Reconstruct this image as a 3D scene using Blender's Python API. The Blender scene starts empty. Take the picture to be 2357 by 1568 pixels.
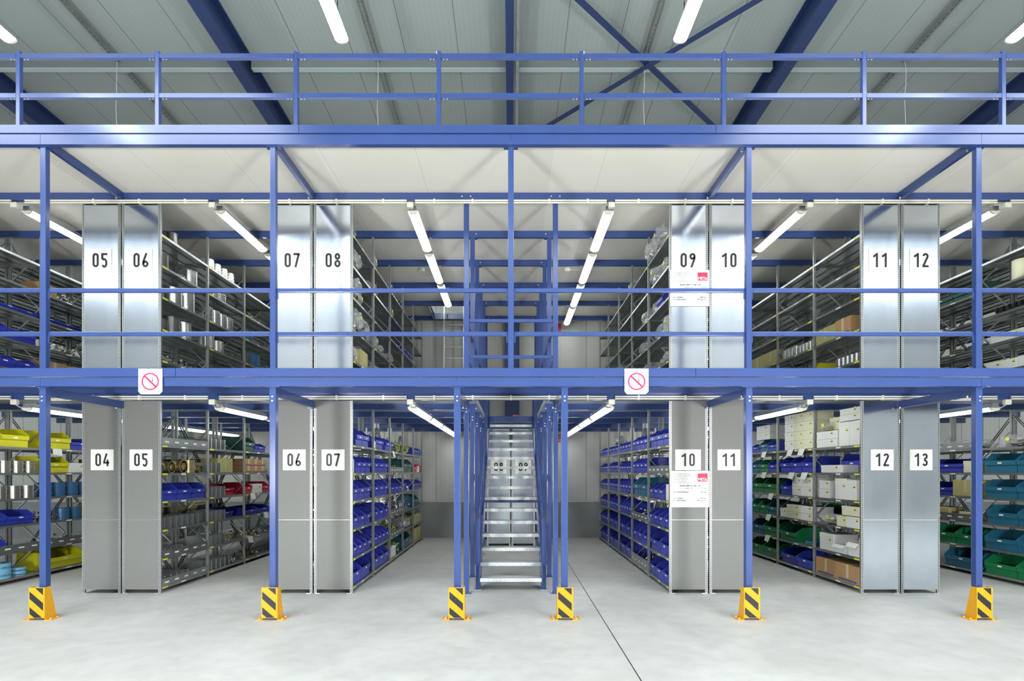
import bpy, bmesh, math, random
from mathutils import Vector, Matrix
random.seed(7)
scene = bpy.context.scene
COL = scene.collection
# ------------------------------------------------------------------ camera
FPX, CX, CY, EYE = 1305.0, 1176.0, 1085.0, 1.77      # focal in px of the 2357 px wide frame, vanishing point, eye height
cam_d = bpy.data.cameras.new('camera'); cam = bpy.data.objects.new('camera', cam_d); COL.objects.link(cam)
cam.location = (0, 0, EYE); cam.rotation_euler = (math.radians(90), 0, 0)
cam_d.sensor_width = 36; cam_d.sensor_fit = 'HORIZONTAL'; cam_d.lens = FPX / 2357 * 36
cam_d.shift_x = (1178.5 - CX) / 2357; cam_d.shift_y = (CY - 784) / 2357
cam_d.clip_end = 100
scene.camera = cam
# ------------------------------------------------------------------ world, lights, exposure
w = bpy.data.worlds.new('world'); scene.world = w; w.use_nodes = True
w.node_tree.nodes['Background'].inputs[0].default_value = (0.75, 0.85, 1, 1)
w.node_tree.nodes['Background'].inputs[1].default_value = 0.25
scene.view_settings.view_transform = 'Standard'; scene.view_settings.look = 'None'
scene.view_settings.exposure = 0.22; scene.view_settings.gamma = 1
TUBE = 11.5          # radiance of the fluorescent diffusers under the decks
HALL = 70.0         # radiance of the hall luminaires
def flood(x, y, z, tx, ty, tz, power, size):
    l = bpy.data.lights.new('flood', 'AREA'); l.energy = power; l.size = size; l.color = (1, .985, .95)
    o = bpy.data.objects.new('flood', l); COL.objects.link(o); o.location = (x, y, z)
    o.rotation_euler = (Vector((tx, ty, tz)) - Vector((x, y, z))).to_track_quat('-Z', 'Y').to_euler()
flood(-5.0, -1.0, 1.7, 0.5, 7.5, 3.6, 440, 1.0)       # the photographer's two lamps behind the camera (their shadows show under the upper deck)
flood(5.0, -1.0, 1.7, -0.5, 7.5, 3.6, 440, 1.0)
scene.cycles.max_bounces = 8; scene.cycles.diffuse_bounces = 4; scene.cycles.glossy_bounces = 3
scene.cycles.transparent_max_bounces = 12; scene.cycles.caustics_reflective = False; scene.cycles.caustics_refractive = False
scene.cycles.sample_clamp_indirect = 4
# ------------------------------------------------------------------ materials
def nodes(name):
    m = bpy.data.materials.new(name); m.use_nodes = True
    return m, m.node_tree, m.node_tree.nodes['Principled BSDF']
def mat(name, col, rough=.5, metal=0.0, var=0.0, scale=6.0, stretch=(1, 1, 1), bump=0.0, rvar=0.0, spec=None):
    m, nt, b = nodes(name); L = nt.links
    b.inputs['Roughness'].default_value = rough; b.inputs['Metallic'].default_value = metal
    b.inputs['Base Color'].default_value = (*col, 1)
    if spec is not None: b.inputs['Specular IOR Level'].default_value = spec
    if var or bump or rvar:
        tc = nt.nodes.new('ShaderNodeTexCoord'); mp = nt.nodes.new('ShaderNodeMapping'); n = nt.nodes.new('ShaderNodeTexNoise')
        mp.inputs['Scale'].default_value = stretch; n.inputs['Scale'].default_value = scale; n.inputs['Detail'].default_value = 5
        L.new(tc.outputs['Object'], mp.inputs[0]); L.new(mp.outputs[0], n.inputs[0])
        if var:
            r = nt.nodes.new('ShaderNodeMapRange'); r.inputs[1].default_value = .3; r.inputs[2].default_value = .7
            r.inputs[3].default_value = 1 - var; r.inputs[4].default_value = 1 + var
            mx = nt.nodes.new('ShaderNodeVectorMath'); mx.operation = 'SCALE'; mx.inputs[0].default_value = col
            L.new(n.outputs[0], r.inputs[0]); L.new(r.outputs[0], mx.inputs[3]); L.new(mx.outputs[0], b.inputs['Base Color'])
        if rvar:
            r2 = nt.nodes.new('ShaderNodeMapRange'); r2.inputs[3].default_value = rough - rvar; r2.inputs[4].default_value = rough + rvar
            L.new(n.outputs[0], r2.inputs[0]); L.new(r2.outputs[0], b.inputs['Roughness'])
        if bump:
            bp = nt.nodes.new('ShaderNodeBump'); bp.inputs['Strength'].default_value = bump; bp.inputs['Distance'].default_value = .02
            L.new(n.outputs[0], bp.inputs['Height']); L.new(bp.outputs[0], b.inputs['Normal'])
    return m
def mask_mix(nt, fac_socket, c1, c2, target):
    mx = nt.nodes.new('ShaderNodeMix'); mx.data_type = 'RGBA'
    nt.links.new(fac_socket, mx.inputs['Factor'])
    for s, c in ((mx.inputs['A'], c1), (mx.inputs['B'], c2)):
        if isinstance(c, tuple): s.default_value = (*c, 1)
        else: nt.links.new(c, s)
    nt.links.new(mx.outputs['Result'], target)
def stripes(nt, coord, axis, period, width, phase=0.0):
    """1 inside narrow lines repeating along one object axis"""
    sp = nt.nodes.new('ShaderNodeSeparateXYZ'); nt.links.new(coord, sp.inputs[0])
    def mth(op, a, b=None):
        n = nt.nodes.new('ShaderNodeMath'); n.operation = op
        for i, v in enumerate((a, b)):
            if v is None: continue
            if isinstance(v, (int, float)): n.inputs[i].default_value = v
            else: nt.links.new(v, n.inputs[i])
        return n.outputs[0]
    v = mth('ADD', sp.outputs[axis], phase + 1000 * period)
    return mth('LESS_THAN', mth('MODULO', v, period), width), mth
def perforated(name, col, rough, metal):
    m, nt, b = nodes(name); tc = nt.nodes.new('ShaderNodeTexCoord')
    b.inputs['Roughness'].default_value = rough; b.inputs['Metallic'].default_value = metal
    s, mth = stripes(nt, tc.outputs['Object'], 2, .027, .013)
    sp = nt.nodes.new('ShaderNodeSeparateXYZ'); nt.links.new(tc.outputs['Object'], sp.inputs[0])
    c1 = mth('LESS_THAN', mth('ABSOLUTE', sp.outputs[0]), .0065)
    c2 = mth('LESS_THAN', mth('ABSOLUTE', sp.outputs[1]), .0065)
    f = mth('MULTIPLY', s, mth('MAXIMUM', c1, c2))
    mask_mix(nt, f, col, (.012, .012, .015), b.inputs['Base Color'])
    inv = mth('SUBTRACT', 1.0, f); mt = mth('MULTIPLY', inv, metal); nt.links.new(mt, b.inputs['Metallic'])
    return m
def emit(name, col, strength):
    m, nt, b = nodes(name)
    b.inputs['Base Color'].default_value = (.9, .9, .9, 1)
    b.inputs['Emission Color'].default_value = (*col, 1); b.inputs['Emission Strength'].default_value = strength
    return m
def panel_mat(name, col, axis, period, lw, ribs, rough=.5, dark=.35, metal=0.0):
    """sandwich panel: dark joints every period, faint fine ribs between"""
    m, nt, b = nodes(name); tc = nt.nodes.new('ShaderNodeTexCoord')
    b.inputs['Roughness'].default_value = rough; b.inputs['Metallic'].default_value = metal
    s, mth = stripes(nt, tc.outputs['Object'], axis, period, lw)
    r, mth = stripes(nt, tc.outputs['Object'], axis, ribs, ribs * .18)
    n = nt.nodes.new('ShaderNodeTexNoise'); n.inputs['Scale'].default_value = .6; nt.links.new(tc.outputs['Object'], n.inputs[0])
    mr = nt.nodes.new('ShaderNodeMapRange'); mr.inputs[3].default_value = .93; mr.inputs[4].default_value = 1.07
    nt.links.new(n.outputs[0], mr.inputs[0])
    k = mth('MULTIPLY', mr.outputs[0], mth('SUBTRACT', 1.0, mth('MULTIPLY', r, .07)))
    k = mth('MULTIPLY', k, mth('SUBTRACT', 1.0, mth('MULTIPLY', s, 1 - dark)))
    sc = nt.nodes.new('ShaderNodeVectorMath'); sc.operation = 'SCALE'; sc.inputs[0].default_value = col
    nt.links.new(k, sc.inputs[3]); nt.links.new(sc.outputs[0], b.inputs['Base Color'])
    return m
def concrete():
    m, nt, b = nodes('concrete'); tc = nt.nodes.new('ShaderNodeTexCoord')
    def nz(scale, detail, dist=0):
        n = nt.nodes.new('ShaderNodeTexNoise'); n.inputs['Scale'].default_value = scale; n.inputs['Detail'].default_value = detail
        n.inputs['Distortion'].default_value = dist
        nt.links.new(tc.outputs['Object'], n.inputs[0]); return n.outputs[0]
    cr = nt.nodes.new('ShaderNodeValToRGB'); e = cr.color_ramp.elements
    e[0].position = .3; e[0].color = (.50, .495, .465, 1); e[1].position = .7; e[1].color = (.61, .605, .575, 1)
    nt.links.new(nz(.7, 6, 1.0), cr.inputs[0])
    cr2 = nt.nodes.new('ShaderNodeValToRGB'); e = cr2.color_ramp.elements
    e[0].position = .25; e[0].color = (.88, .88, .88, 1); e[1].position = .6; e[1].color = (1, 1, 1, 1)
    nt.links.new(nz(5, 8, .4), cr2.inputs[0])
    mx = nt.nodes.new('ShaderNodeVectorMath'); mx.operation = 'MULTIPLY'
    nt.links.new(cr.outputs[0], mx.inputs[0]); nt.links.new(cr2.outputs[0], mx.inputs[1])
    nt.links.new(mx.outputs[0], b.inputs['Base Color'])
    r = nt.nodes.new('ShaderNodeMapRange'); r.inputs[3].default_value = .38; r.inputs[4].default_value = .62
    nt.links.new(nz(2, 4), r.inputs[0]); nt.links.new(r.outputs[0], b.inputs['Roughness'])
    bp = nt.nodes.new('ShaderNodeBump'); bp.inputs['Strength'].default_value = .08; bp.inputs['Distance'].default_value = .01
    nt.links.new(nz(14, 6), bp.inputs['Height']); nt.links.new(bp.outputs[0], b.inputs['Normal'])
    return m
def plastic_film():
    m, nt, b = nodes('clear_film')
    b.inputs['Base Color'].default_value = (.72, .76, .76, 1); b.inputs['Roughness'].default_value = .08
    b.inputs['Alpha'].default_value = .30
    return m
M = {}
M['blue'] = mat('blue_paint', (.042, .078, .250), .20, 0, .04, 3)
M['navy'] = mat('roof_blue_paint', (.022, .042, .14), .4, 0, .05, 3)
M['concrete'] = concrete()
M['roof'] = panel_mat('roof_panel', (.345, .39, .40), 0, .965, .012, .09, .55)
M['purlin'] = mat('purlin_grey', (.20, .225, .225), .5); M['lip'] = mat('purlin_lip', (.46, .55, .62), .4)
M['wall'] = panel_mat('wall_panel', (.60, .60, .57), 0, 1.0, .012, .11, .35)
M['wally'] = panel_mat('wall_panel_side', (.60, .60, .57), 1, 1.0, .012, .11, .4)
M['plinth'] = mat('plinth_grey', (.27, .29, .29), .35, 0, .08, 2)
M['deckwhite'] = panel_mat('deck_underside', (.86, .83, .745), 0, 1.2, .006, 3.0, .5, .75)
M['decksteel'] = panel_mat('deck_ribbed_underside', (.55, .57, .57), 1, .32, .012, .11, .4, .6)
M['galv'] = mat('galvanised_steel', (.60, .63, .64), .34, .85, .10, 8, (1, 1, .25), 0, .06)
M['shelf'] = mat('shelf_steel', (.36, .385, .385), .3, .8, .10, 5)
M['perf'] = perforated('perforated_post', (.42, .44, .44), .42, .55)
M['panelgrey'] = mat('brushed_grey_panel', (.185, .19, .183), .5, .0, .035, 90, (1, 1, .6))
M['panelgalv'] = mat('galvanised_end_panel', (.70, .75, .83), .15, 1.0, .07, 3, (1, 1, .35), 0, .04)
M['cream'] = mat('cream_plastic', (.78, .76, .66), .45)
M['white'] = mat('white_print', (.85, .85, .82), .5)
M['black'] = mat('black_print', (.015, .017, .02), .5)
M['greytext'] = mat('grey_print', (.28, .28, .27), .6)
M['magenta'] = mat('magenta_print', (.62, .02, .09), .5)
M['pink'] = mat('red_print', (.62, .015, .10), .5)
M['yellow'] = mat('safety_yellow', (.78, .37, .006), .42, 0, .03, 6)
M['tagy'] = mat('yellow_tag', (.74, .74, .03), .5)
M['bolt'] = mat('zinc_bolt', (.75, .77, .78), .3, .7)
M['dark'] = mat('dark_rubber', (.02, .02, .022), .6)
M['tread'] = mat('galvanised_grating', (.62, .65, .66), .5, .45, .25, 60, (1, 1, 1), .4)
BINCOL = {'blue': (.030, .045, .40), 'green': (.008, .19, .065), 'teal': (.020, .13, .22), 'yellow': (.60, .58, .01), 'red': (.55, .01, .05),
          'darkgreen': (.02, .10, .08)}
for k, c in BINCOL.items(): M['bin_' + k] = mat(k + '_plastic', c, .36, 0, .03, 4)
M['carton'] = mat('brown_cardboard', (.40, .24, .11), .75, 0, .06, 6)
M['kraft'] = mat('olive_cardboard', (.42, .38, .16), .75, 0, .06, 6)
M['whitebox'] = mat('white_cardboard', (.70, .71, .68), .65, 0, .03, 4)
M['creambox'] = mat('cream_cardboard', (.68, .67, .48), .65, 0, .03, 4)
M['tape'] = mat('packing_tape', (.55, .46, .28), .35)
M['steel'] = mat('stainless_steel', (.60, .60, .57), .25, .9, .06, 5)
M['darksteel'] = mat('dark_steel', (.16, .16, .15), .3, .8, .1, 5)
M['brass'] = mat('aged_brass', (.48, .40, .22), .35, .75, .2, 9)
M['clampblue'] = mat('blue_coated_metal', (.05, .16, .33), .35, .2)
M['tapeblue'] = mat('light_blue_tape', (.17, .42, .62), .4)
M['hose'] = mat('olive_green_hose', (.30, .36, .10), .5, 0, .15, 10)
M['coil'] = mat('pale_ribbed_pipe', (.50, .49, .38), .5)
M['film'] = plastic_film()
M['firered'] = mat('fire_red', (.60, .015, .03), .4)
M['diffuser'] = emit('lit_diffuser', (.96, 1, .97), TUBE)
M['halldiff'] = emit('lit_hall_diffuser', (.90, 1, .97), HALL)
M['wire'] = mat('white_cable', (.62, .63, .6), .6)
M['skylight'] = emit('roof_light_glazing', (.86, .93, 1.0), 13.0)  # emission of the added roof panels that put glare on the blue channels
M['daylight'] = emit('daylight_window', (.82, .91, 1.0), 4.0)
# ------------------------------------------------------------------ mesh helpers
class MB:
    def __init__(s): s.v = []; s.f = []; s.mi = []; s.sm = []
    def poly(s, pts, mi=0, smooth=False):
        n = len(s.v); s.v += [tuple(p) for p in pts]; s.f.append(tuple(range(n, n + len(pts)))); s.mi.append(mi); s.sm.append(smooth); return s
    def box(s, x0, x1, y0, y1, z0, z1, mi=0):
        n = len(s.v)
        s.v += [(x0, y0, z0), (x1, y0, z0), (x1, y1, z0), (x0, y1, z0), (x0, y0, z1), (x1, y0, z1), (x1, y1, z1), (x0, y1, z1)]
        for q in ((0, 3, 2, 1), (4, 5, 6, 7), (0, 1, 5, 4), (1, 2, 6, 5), (2, 3, 7, 6), (3, 0, 4, 7)):
            s.f.append(tuple(n + i for i in q)); s.mi.append(mi); s.sm.append(False)
        return s
    def prism(s, pts, vec, mi=0):
        """extrude a planar polygon (3D points) by vec"""
        n = len(s.v); k = len(pts); vec = Vector(vec)
        s.v += [tuple(p) for p in pts] + [tuple(Vector(p) + vec) for p in pts]
        s.f.append(tuple(range(n + k - 1, n - 1, -1))); s.f.append(tuple(range(n + k, n + 2 * k)))
        for i in range(k):
            j = (i + 1) % k; s.f.append((n + i, n + j, n + k + j, n + k + i))
        s.mi += [mi] * (k + 2); s.sm += [False] * (k + 2); return s
    def bar(s, a, b, w, h, mi=0, up=(0, 0, 1)):
        a, b = Vector(a), Vector(b); d = (b - a).normalized(); up = Vector(up)
        if abs(d.dot(up)) > .99: up = Vector((0, 1, 0))
        x = d.cross(up).normalized(); z = x.cross(d).normalized()
        p = [a + x * i * w / 2 + z * j * h / 2 for i, j in ((-1, -1), (1, -1), (1, 1), (-1, 1))]
        return s.prism(p, b - a, mi)
    def cyl(s, a, b, r, n=16, mi=0, r2=None, caps=True):
        a, b = Vector(a), Vector(b); d = (b - a).normalized(); up = Vector((0, 0, 1)) if abs(d.z) < .9 else Vector((1, 0, 0))
        x = d.cross(up).normalized(); y = d.cross(x); r2 = r if r2 is None else r2; k = len(s.v)
        cs = [(math.cos(2 * math.pi * i / n), math.sin(2 * math.pi * i / n)) for i in range(n)]
        s.v += [tuple(a + x * c * r + y * t * r) for c, t in cs] + [tuple(b + x * c * r2 + y * t * r2) for c, t in cs]
        for i in range(n):
            j = (i + 1) % n; s.f.append((k + j, k + i, k + n + i, k + n + j)); s.mi.append(mi); s.sm.append(True)
        if caps:
            s.poly([a + x * c * r + y * t * r for c, t in cs], mi); s.poly([b + x * c * r2 + y * t * r2 for c, t in reversed(cs)], mi)
        return s
    def tube(s, a, b, r, ri, n=18, mi=0):
        a, b = Vector(a), Vector(b); s.cyl(a, b, r, n, mi, caps=False); s.cyl(b, a, ri, n, mi, caps=False)
        d = (b - a).normalized(); up = Vector((0, 0, 1)) if abs(d.z) < .9 else Vector((1, 0, 0))
        x = d.cross(up).normalized(); y = d.cross(x)
        for p in (a, b):
            for i in range(n):
                q = []
                for t, rr in ((i, r), (i + 1, r), (i + 1, ri), (i, ri)):
                    an = 2 * math.pi * t / n; q.append(p + x * math.cos(an) * rr + y * math.sin(an) * rr)
                s.poly(q, mi)
        return s
    def path(s, pts, r, n=8, mi=0):
        for a, b in zip(pts[:-1], pts[1:]): s.cyl(a, b, r, n, mi)
        return s
    def mesh(s, name, mats):
        me = bpy.data.meshes.new(name); me.from_pydata(s.v, [], s.f)
        for m in mats: me.materials.append(m)
        me.polygons.foreach_set('material_index', s.mi); me.polygons.foreach_set('use_smooth', s.sm)
        me.validate(); me.update(); return me
    def build(s, name, mats, parent=None, loc=(0, 0, 0), rz=0):
        if not isinstance(mats, (list, tuple)): mats = [mats]
        return put(name, s.mesh(name, mats), parent, loc, rz)
def put(name, me, parent=None, loc=(0, 0, 0), rz=0):
    o = bpy.data.objects.new(name, me); COL.objects.link(o); o.location = loc; o.rotation_euler = (0, 0, rz)
    if parent is not None: o.parent = parent
    return o
def tag(o, label=None, cat=None, group=None, kind=None):
    if label: o['label'] = label
    if cat: o['category'] = cat
    if group: o['group'] = group
    if kind: o['kind'] = kind
    return o
def thing(name, label, cat, loc=(0, 0, 0), rz=0, group=None):
    o = bpy.data.objects.new(name, None); COL.objects.link(o); o.location = loc; o.rotation_euler = (0, 0, rz)
    o.empty_display_size = .1
    return tag(o, label, cat, group)
def copy_tree(o, parent=None):
    c = o.copy(); COL.objects.link(c)
    if parent is not None: c.parent = parent
    for ch in list(o.children): copy_tree(ch, c)
    return c
def struct(mb, name, mats): return tag(mb.build(name, mats), kind='structure')
def bevel(me, w=.003, seg=1):
    bm = bmesh.new(); bm.from_mesh(me); bmesh.ops.remove_doubles(bm, verts=bm.verts, dist=1e-5)
    es = [e for e in bm.edges if len(e.link_faces) == 2 and e.calc_face_angle(0) > .6]
    bmesh.ops.bevel(bm, geom=es, offset=w, segments=seg, affect='EDGES', profile=.6); bm.to_mesh(me); bm.free(); return me
def text_mesh(txt, size, mats, align='LEFT', bold=0.0):
    cu = bpy.data.curves.new('text', 'FONT'); cu.body = txt; cu.size = size; cu.align_x = align; cu.offset = bold; cu.extrude = .0006
    o = bpy.data.objects.new('text', cu); COL.objects.link(o)
    dg = bpy.context.evaluated_depsgraph_get(); me = bpy.data.meshes.new_from_object(o.evaluated_get(dg))
    COL.objects.unlink(o); bpy.data.objects.remove(o); bpy.data.curves.remove(cu)
    me.materials.clear()
    for m in mats: me.materials.append(m)
    return me
ORD = ['first', 'second', 'third', 'fourth', 'fifth', 'sixth', 'seventh', 'eighth', 'ninth', 'tenth']
# ------------------------------------------------------------------ building shell
YB, XW, YF = 15.1, 17.0, -5.6
def zr(y): return 9.46 - .045 * (y - 9.25)             # roof underside
struct(MB().box(-XW, XW, YF, YB, -.2, 0), 'floor', M['concrete'])
struct(MB().box(1.095, 1.105, YF, YB - .01, .0002, .0012), 'floor_joint', M['dark'])
struct(MB().prism([(-XW, YF, zr(YF)), (-XW, YB, zr(YB)), (-XW, YB, zr(YB) + .15), (-XW, YF, zr(YF) + .15)], (2 * XW, 0, 0)), 'ceiling', M['roof'])
struct(MB().box(-XW, XW, YB, YB + .15, .97, 9.4), 'wall_back', M['wall'])
struct(MB().box(-XW, XW, YB - .03, YB + .15, 0, .95).box(-XW, XW, YB - .04, YB, .95, .975, 1), 'wall_back_plinth', [M['plinth'], M['galv']])
struct(MB().box(-XW - .15, -XW, YF, YB, 0, 10.4), 'wall_left', M['wally'])
struct(MB().box(XW, XW + .15, YF, YB, 0, 10.4), 'wall_right', M['wally'])
struct(MB().box(-XW, XW, YF - .15, YF, 0, 8.7), 'wall_front', M['wall'])
wf = struct(MB().box(-XW, XW, YF - .12, YF - .10, 8.7, 9.95), 'window_1', M['daylight'])
struct(MB().box(-XW, XW, YF - .15, YF, 9.95, 10.4), 'wall_front_lintel', M['wall'])
for k, (xa, xb) in enumerate(((-13.2, -5.1), (5.2, 13.2))):        # added glowing roof panels over the open hall, for glare on the deck edge
    sk = struct(MB().prism([(xa, -.8, zr(-.8) - .02), (xa, 1.9, zr(1.9) - .02), (xa, 1.9, zr(1.9) - .004), (xa, -.8, zr(-.8) - .004)], (xb - xa, 0, 0)), 'window_' + str(k + 2), M['skylight'])
for i in range(18): MB().box(-17 + 2 * i - .04, -17 + 2 * i + .04, YF - .1, YF, 8.7, 9.95).build('window_frame', M['galv'], wf)
# roof steel
def ibeam(name, x, y0, y1, depth, fw, label, group):
    o = thing(name, label, 'roof beam', (x, y0, zr(y0)), 0, group)
    dz = zr(y1) - zr(y0); L = y1 - y0
    def slab(a0, a1, z0, z1, nm):
        MB().prism([(a0, 0, z0), (a1, 0, z0), (a1, 0, z1), (a0, 0, z1)], (0, L, dz)).build(nm, M['navy'], o)
    slab(-fw / 2, fw / 2, -depth, -depth + .02, 'bottom_flange'); slab(-.008, .008, -depth + .02, -.02, 'web'); slab(-fw / 2, fw / 2, -.02, -.002, 'top_flange')
    return o
RB = 'main roof beams running front to back'
ibeam('roof_beam', -9.8, YF, YB - .01, .46, .22, 'dark blue steel roof beam at the far left edge, furthest left of four', RB)
ibeam('roof_beam', -4.88, YF, YB - .01, .46, .22, 'dark blue steel roof beam sloping between the left ceiling lamps', RB)
ibeam('roof_beam', 4.92, YF, YB - .01, .46, .22, 'dark blue steel roof beam right of the crossed roof bracing', RB)
ibeam('roof_beam', 9.85, YF, YB - .01, .46, .22, 'dark blue steel roof beam at the far right edge, furthest right of four', RB)
ibeam('roof_beam', -.02, YF, YB - .35, .46, .135, 'slim dark blue roof beam straight above the middle of the stairs', RB)
o = MB().cyl((.115, YF, zr(YF) - .44), (.115, YB - .3, zr(YB) - .44), .035, 14).build('conduit_pipe', M['galv'])
tag(o, 'pale grey straight pipe fixed along the right side of the middle roof beam', 'pipe')
# cross purlin
for k, (xa, xb) in enumerate(((-9.67, -5.0), (-4.76, -.1), (.16, 4.8), (5.04, 9.73))):
    o = thing('cross_purlin', ['far left', 'left of centre', 'right of centre', 'far right'][k] + ' pale steel purlin spanning crosswise between two roof beams', 'purlin', (0, 10.4, zr(10.4)), 0, 'cross purlins under the roof')
    MB().box(xa, xb, -.01, 0, -.24, -.004).build('web', M['purlin'], o)
    MB().box(xa, xb, -.012, .09, -.255, -.24).build('lip', M['lip'], o)
# roof bracing
for (xa, ya), (xb, yb), dz, lab in (((.3, 8.19), (4.72, 12.40), -.28, 'dark blue flat brace running down to the right, crossing under the roof'),
                                ((4.72, 8.08), (.15, 12.52), -.31, 'dark blue flat brace running down to the left, crossing under the roof')):
    o = MB().bar((xa, ya, zr(ya) + dz), (xb, yb, zr(yb) + dz), .11, .012).build('roof_brace', M['navy'])
    tag(o, lab, 'brace', None)
# cable trays under the roof with dangling wires
for k, x in enumerate((-7.2, -2.43, 2.43, 7.2)):
    side = ['far left', 'left middle', 'right middle', 'far right'][k]
    mb = MB()
    y = 2.0
    dz = zr(14.6) - zr(2.0); L = 12.6
    for a0, a1, z0, z1 in ((-.045, -.04, -.14, -.08), (.04, .045, -.14, -.08), (-.045, -.018, -.14, -.137), (.018, .045, -.14, -.137)):
        mb.prism([(a0, 0, z0), (a1, 0, z0), (a1, 0, z1), (a0, 0, z1)], (0, L, dz))
    n = int(L / .09)
    for i in range(n):
        t = i / n; mb.box(-.018, .018, t * L, t * L + .035, -.14 + t * dz, -.137 + t * dz)
    o = mb.build('cable_tray', M['shelf'], None, (x, y, zr(y)))
    tag(o, f'thin perforated steel cable tray under the roof, {side} of four', 'cable tray', 'cable trays under the roof')
    yy = 10.35
    pts = [(x + .01 * math.sin(i * 1.3), yy + .01 * math.cos(i * 2.1), zr(yy) - .14 - i * .22) for i in range(14)]
    o = MB().path(pts, .006, 6).build('hanging_cable', M['wire'])
    tag(o, f'thin white cable hanging loose from the {side} cable tray', 'cable', 'loose white cables hanging from the trays')
# ------------------------------------------------------------------ luminaires
def luminaire(diff, L=1.5, w=.15):
    root = thing('fluorescent_lamp', None, 'ceiling lamp')
    h = MB().prism([(-.045, 0, .055), (.045, 0, .055), (.045, 0, .11), (-.045, 0, .11)], (0, L, 0))
    h.prism([(-w / 2, 0, .04), (w / 2, 0, .04), (w / 2 - .01, 0, .06), (-w / 2 + .01, 0, .06)], (0, L, 0)); h.build('housing', M['galv'], root)
    pr = [(-w / 2 * math.cos(a), .03, .045 - .05 * math.sin(a)) for a in [math.pi * i / 10 for i in range(11)]]
    MB().prism(pr, (0, L - .06, 0)).build('diffuser', diff, root)
    pe = [(x * .98, 0, z) for x, _, z in pr]
    MB().prism(pe, (0, .03, 0)).build('end_cap', M['cream'], root)
    MB().prism([(x, L - .03, z) for x, _, z in pe], (0, .03, 0)).build('end_cap', M['cream'], root)
    mb = MB()
    return root
proto = luminaire(M['diffuser'])
used = [False]
def lamp(loc, label, group, bracket):
    o = proto if not used[0] else copy_tree(proto)
    used[0] = True; o.location = loc; o['label'] = label; o['group'] = group
    for yy in (.10, 1.36): MB().box(-.03, .03, yy, yy + .04, .11, .11 + bracket).build('bracket', M['galv'], o)
AIS = [(-7.15, 'far left aisle'), (-4.3, 'second aisle from the left'), (-1.45, 'aisle left of the stairs'), (1.45, 'aisle right of the stairs'),
       (4.3, 'second aisle from the right'), (7.15, 'far right aisle')]
DIST = ['nearest', 'second', 'third', 'farthest']
for x, nm in AIS:
    for k, y in enumerate((8.36, 10.02, 11.66, 13.28)):
        if x == -1.45 and k == 3: continue
        lamp((x, y, 5.575), f'upper floor tube lamp, {nm}, {DIST[k]} in line', 'upper floor aisle lamps', .01 if k % 2 else .01)
    for k, y in enumerate((8.36, 10.02, 11.66, 13.28)):
        lamp((x, y, 2.665), f'ground floor tube lamp, {nm}, {DIST[k]} in line', 'ground floor aisle lamps', .02)
hp = luminaire(M['halldiff'], 1.55, .19)
tag(hp, cat='ceiling lamp')
first = True
HROW = [(x, 6.62) for x in (-7.2, -2.43, 2.43, 7.2)] + [(x, y) for x in (-7.2, 7.2) for y in (2.4,)] + [(x, y) for x in (-7.2, -4.3, 4.3, 7.2) for y in (-1.6,)] + [(x, -2.2) for x in (-1.5, 1.5)]
for k, (x, y) in enumerate(HROW):
    o = hp if first else copy_tree(hp); first = False
    z = 7.93 - .045 * (y + 1.5 - 8.2)
    o.location = (x, y, z); o['group'] = 'lamps hung over the hall' if y > 6 else 'lamps hung over the hall floor'
    o['label'] = ('lit hall lamp hanging above the top railing, ' + ['far left', 'left middle', 'right middle', 'far right'][k] + ' of four') if k < 4 else 'lit hall lamp hanging over the open hall floor'
    for yy in (.2, 1.33):
        mb = MB(); top = zr(y + yy) - (.145 if abs(abs(x) - 7.2) < .01 and y > 2 or k < 4 else .01) - z; nl = int((top - .11) / .05)
        for i in range(nl):
            a = .11 + i * (top - .11) / nl
            mb.box(-.006 if i % 2 else -.002, .006 if i % 2 else .002, yy - (.002 if i % 2 else .006), yy + (.002 if i % 2 else .006), a, a + (top - .11) / nl * 1.05)
        mb.build('chain', M['galv'], o)
# ------------------------------------------------------------------ mezzanine
DY = 1.3; Y0 = 8.2; YS = [Y0 + DY * i for i in range(6)]; YFR = 6.8
XO, XI, XS = 5.62, 2.86, .645
def deck(z0, z1, holes, mats, name):
    """slab with rectangular openings; underside material 0, top material 1"""
    mb = MB(); xs = sorted({-9.7, 9.7, *[h[0] for h in holes], *[h[1] for h in holes]}); ys = sorted({6.9, 14.95, *[h[2] for h in holes], *[h[3] for h in holes]})
    for xa, xb in zip(xs[:-1], xs[1:]):
        for ya, yb in zip(ys[:-1], ys[1:]):
            if any(h[0] - 1e-6 <= xa and xb <= h[1] + 1e-6 and h[2] - 1e-6 <= ya and yb <= h[3] + 1e-6 for h in holes): continue
            mb.box(xa, xb, ya, yb, z0, z1)
    return struct(mb, name, mats)
deck(2.90, 2.985, [(-.56, .56, 8.75, 12.6), (-9.7, 9.7, 6.9, 8.17)], M['decksteel'], 'mezzanine_deck')
struct(MB().box(-9.7, 9.7, 6.9, 8.168, 2.972, 2.985), 'mezzanine_deck_edge', M['decksteel'])
deck(5.80, 5.86, [(-1.98, -1.08, 13.45, 14.6)], M['deckwhite'], 'upper_mezzanine_deck')
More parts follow.
